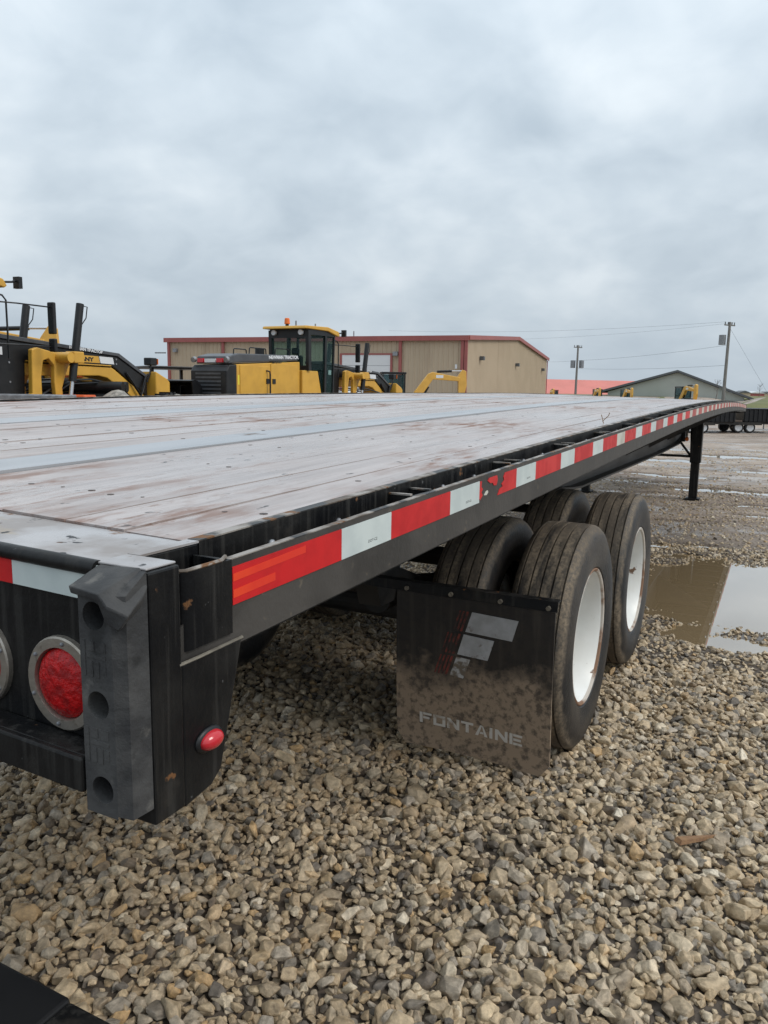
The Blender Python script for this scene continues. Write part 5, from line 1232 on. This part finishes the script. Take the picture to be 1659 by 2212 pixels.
text('lettering', 'NEWMAN', .075, whitep, RK, (-.75, -.301, 1.24), (1, 0, 0), (0, 0, 1), 1.5, .003); place(RK, *at(-6.35, 13.2), math.atan2(RIGHT.y, RIGHT.x))
def pile(label, lat, dep, h, r):
    vs = [(0, 0, h)]; fs = []; nr, ns = 9, 22
    for i in range(1, nr+1):
        for j in range(ns):
            t_ = 2*math.pi*j/ns; rr = r*i/nr; zz = h*(1-(i/nr)**1.5)
            nz_ = mnoise.noise((rr*math.cos(t_)*5, rr*math.sin(t_)*5, dep))*.10
            vs.append((rr*math.cos(t_)*(1+nz_), rr*math.sin(t_), max(-.1, zz+nz_*.9)))
    fs = [(0, 1+j, 1+(j+1) % ns) for j in range(ns)]+[(1+(i-1)*ns+j, 1+i*ns+j, 1+i*ns+(j+1) % ns, 1+(i-1)*ns+(j+1) % ns) for i in range(1, nr) for j in range(ns)]
    o = MB().add(vs, fs).build('gravel_pile', mk('pile_stone', (.36, .33, .29), (.20, .185, .165), 9, .85, bump=1, bscale=14, p=(.45, .55)))
    tag(o, label, 'gravel pile', 'grey gravel piles by the graders'); o.location = at(lat, dep)
pile('grey gravel heap under the left grader gooseneck beside the pipes', -5.35, 15.6, 1.47, 1.25); pile('low grey gravel heap between the nose of the left grader and the buckets', -4.35, 16.2, 1.40, 1.2)
# white car beyond the middle grader
CA = thing('parked_car', 'white parked car glimpsed under the gooseneck of the beacon topped grader', 'car')
MB().prism([(-2.1, .35), (2.1, .35), (2.15, .75), (1.2, .95), (.55, 1.48), (-.9, 1.50), (-1.7, 1.0), (-2.15, .9)], 'x', -.86, .86).build('body', whitep, CA, bevel=.08)
for sx in (-1, 1): MB().prism([(1.02, .98), (.50, 1.40), (-.85, 1.42), (-1.5, 1.02)], 'x', *sorted((sx*.862, sx*.868))).build('window', mblk, CA)
for sx in (-.8, .8):
    for y in (-1.3, 1.35): MB().cyl((sx-.1, y, .33), (sx+.1, y, .33), .33, 20).build('wheel', mblk, CA)
place(CA, *at(-1.3, 33), HEAD_R, 1.0)
# yellow dozer beyond the deck at the right
DZ = thing('bulldozer', 'low yellow machine with a dark end on the grass edge before the sage barn', 'bulldozer')
MB().prism([(-1.2, .4), (1.0, .4), (1.0, 1.3), (-1.2, 1.25)], 'x', -.6, .6).build('hood', yelo, DZ, bevel=.05); MB().box(-.5, .5, 1.05, 1.7, .5, 1.45).build('radiator', mblk, DZ, bevel=.05)
for sx in (-1, 1): MB().prism([(-1.4, .1), (1.3, .1), (1.5, .4), (1.3, .7), (-1.4, .7), (-1.6, .4)], 'x', *sorted((sx*.62, sx*1.0))).build('track', mblk, DZ)
x, y, z = at(25.2, 64); place(DZ, x, y, -.05, HEAD_R+math.pi/2, .9)
# bare tree and shrubs far off
def bare_tree(label, px_, py_, dep, h, seed):
    rr = random.Random(seed); b_ = cpt(px_, py_, dep); zb_ = gh(b_.x, b_.y); T_ = thing('bare_tree', label, 'tree', 'bare trees on the horizon')
    tr = MB(); tr.tube([(0, 0, 0), (.1, 0, h*.3), (.05, .1, h*.6), (.0, .1, h)], [h*.022, h*.017, h*.011, h*.003], 7); tr.build('trunk', bark, T_)
    br = MB()
    def grow(p_, d_, ln, r_, lv):
        q = p_+d_*ln; br.tube([p_, (p_+q)/2+Vector((rr.uniform(-1, 1), rr.uniform(-1, 1), 0))*ln*.06, q], [r_, r_*.8, r_*.55], 4)
        if lv == 0: return
        for _ in range(3): grow(p_+d_*ln*rr.uniform(.5, 1), (d_+Vector((rr.uniform(-1, 1), rr.uniform(-1, 1), rr.uniform(-.2, .7)))*.75).normalized(), ln*.62, r_*.55, lv-1)
    for k_ in range(9):
        a_ = rr.uniform(0, 6.28); grow(Vector((.05, .05, h*rr.uniform(.3, .85))), Vector((math.cos(a_), math.sin(a_), rr.uniform(.6, 1.4))).normalized(), h*.2, h*.007, 2)
    br.build('crown', bark, T_)['kind'] = 'stuff'; T_.location = (b_.x, b_.y, zb_)
bare_tree('bare tree far behind the gooseneck of the left grader', 173, 760, 95, 6.2, 3)
bare_tree('small bare tree on the far right horizon beside the houses', 1640, 850, 300, 5.0, 5)
bare_tree('dark leafless shrub standing in the grass before the sage barn', 1547, 852, 108, 2.6, 8)
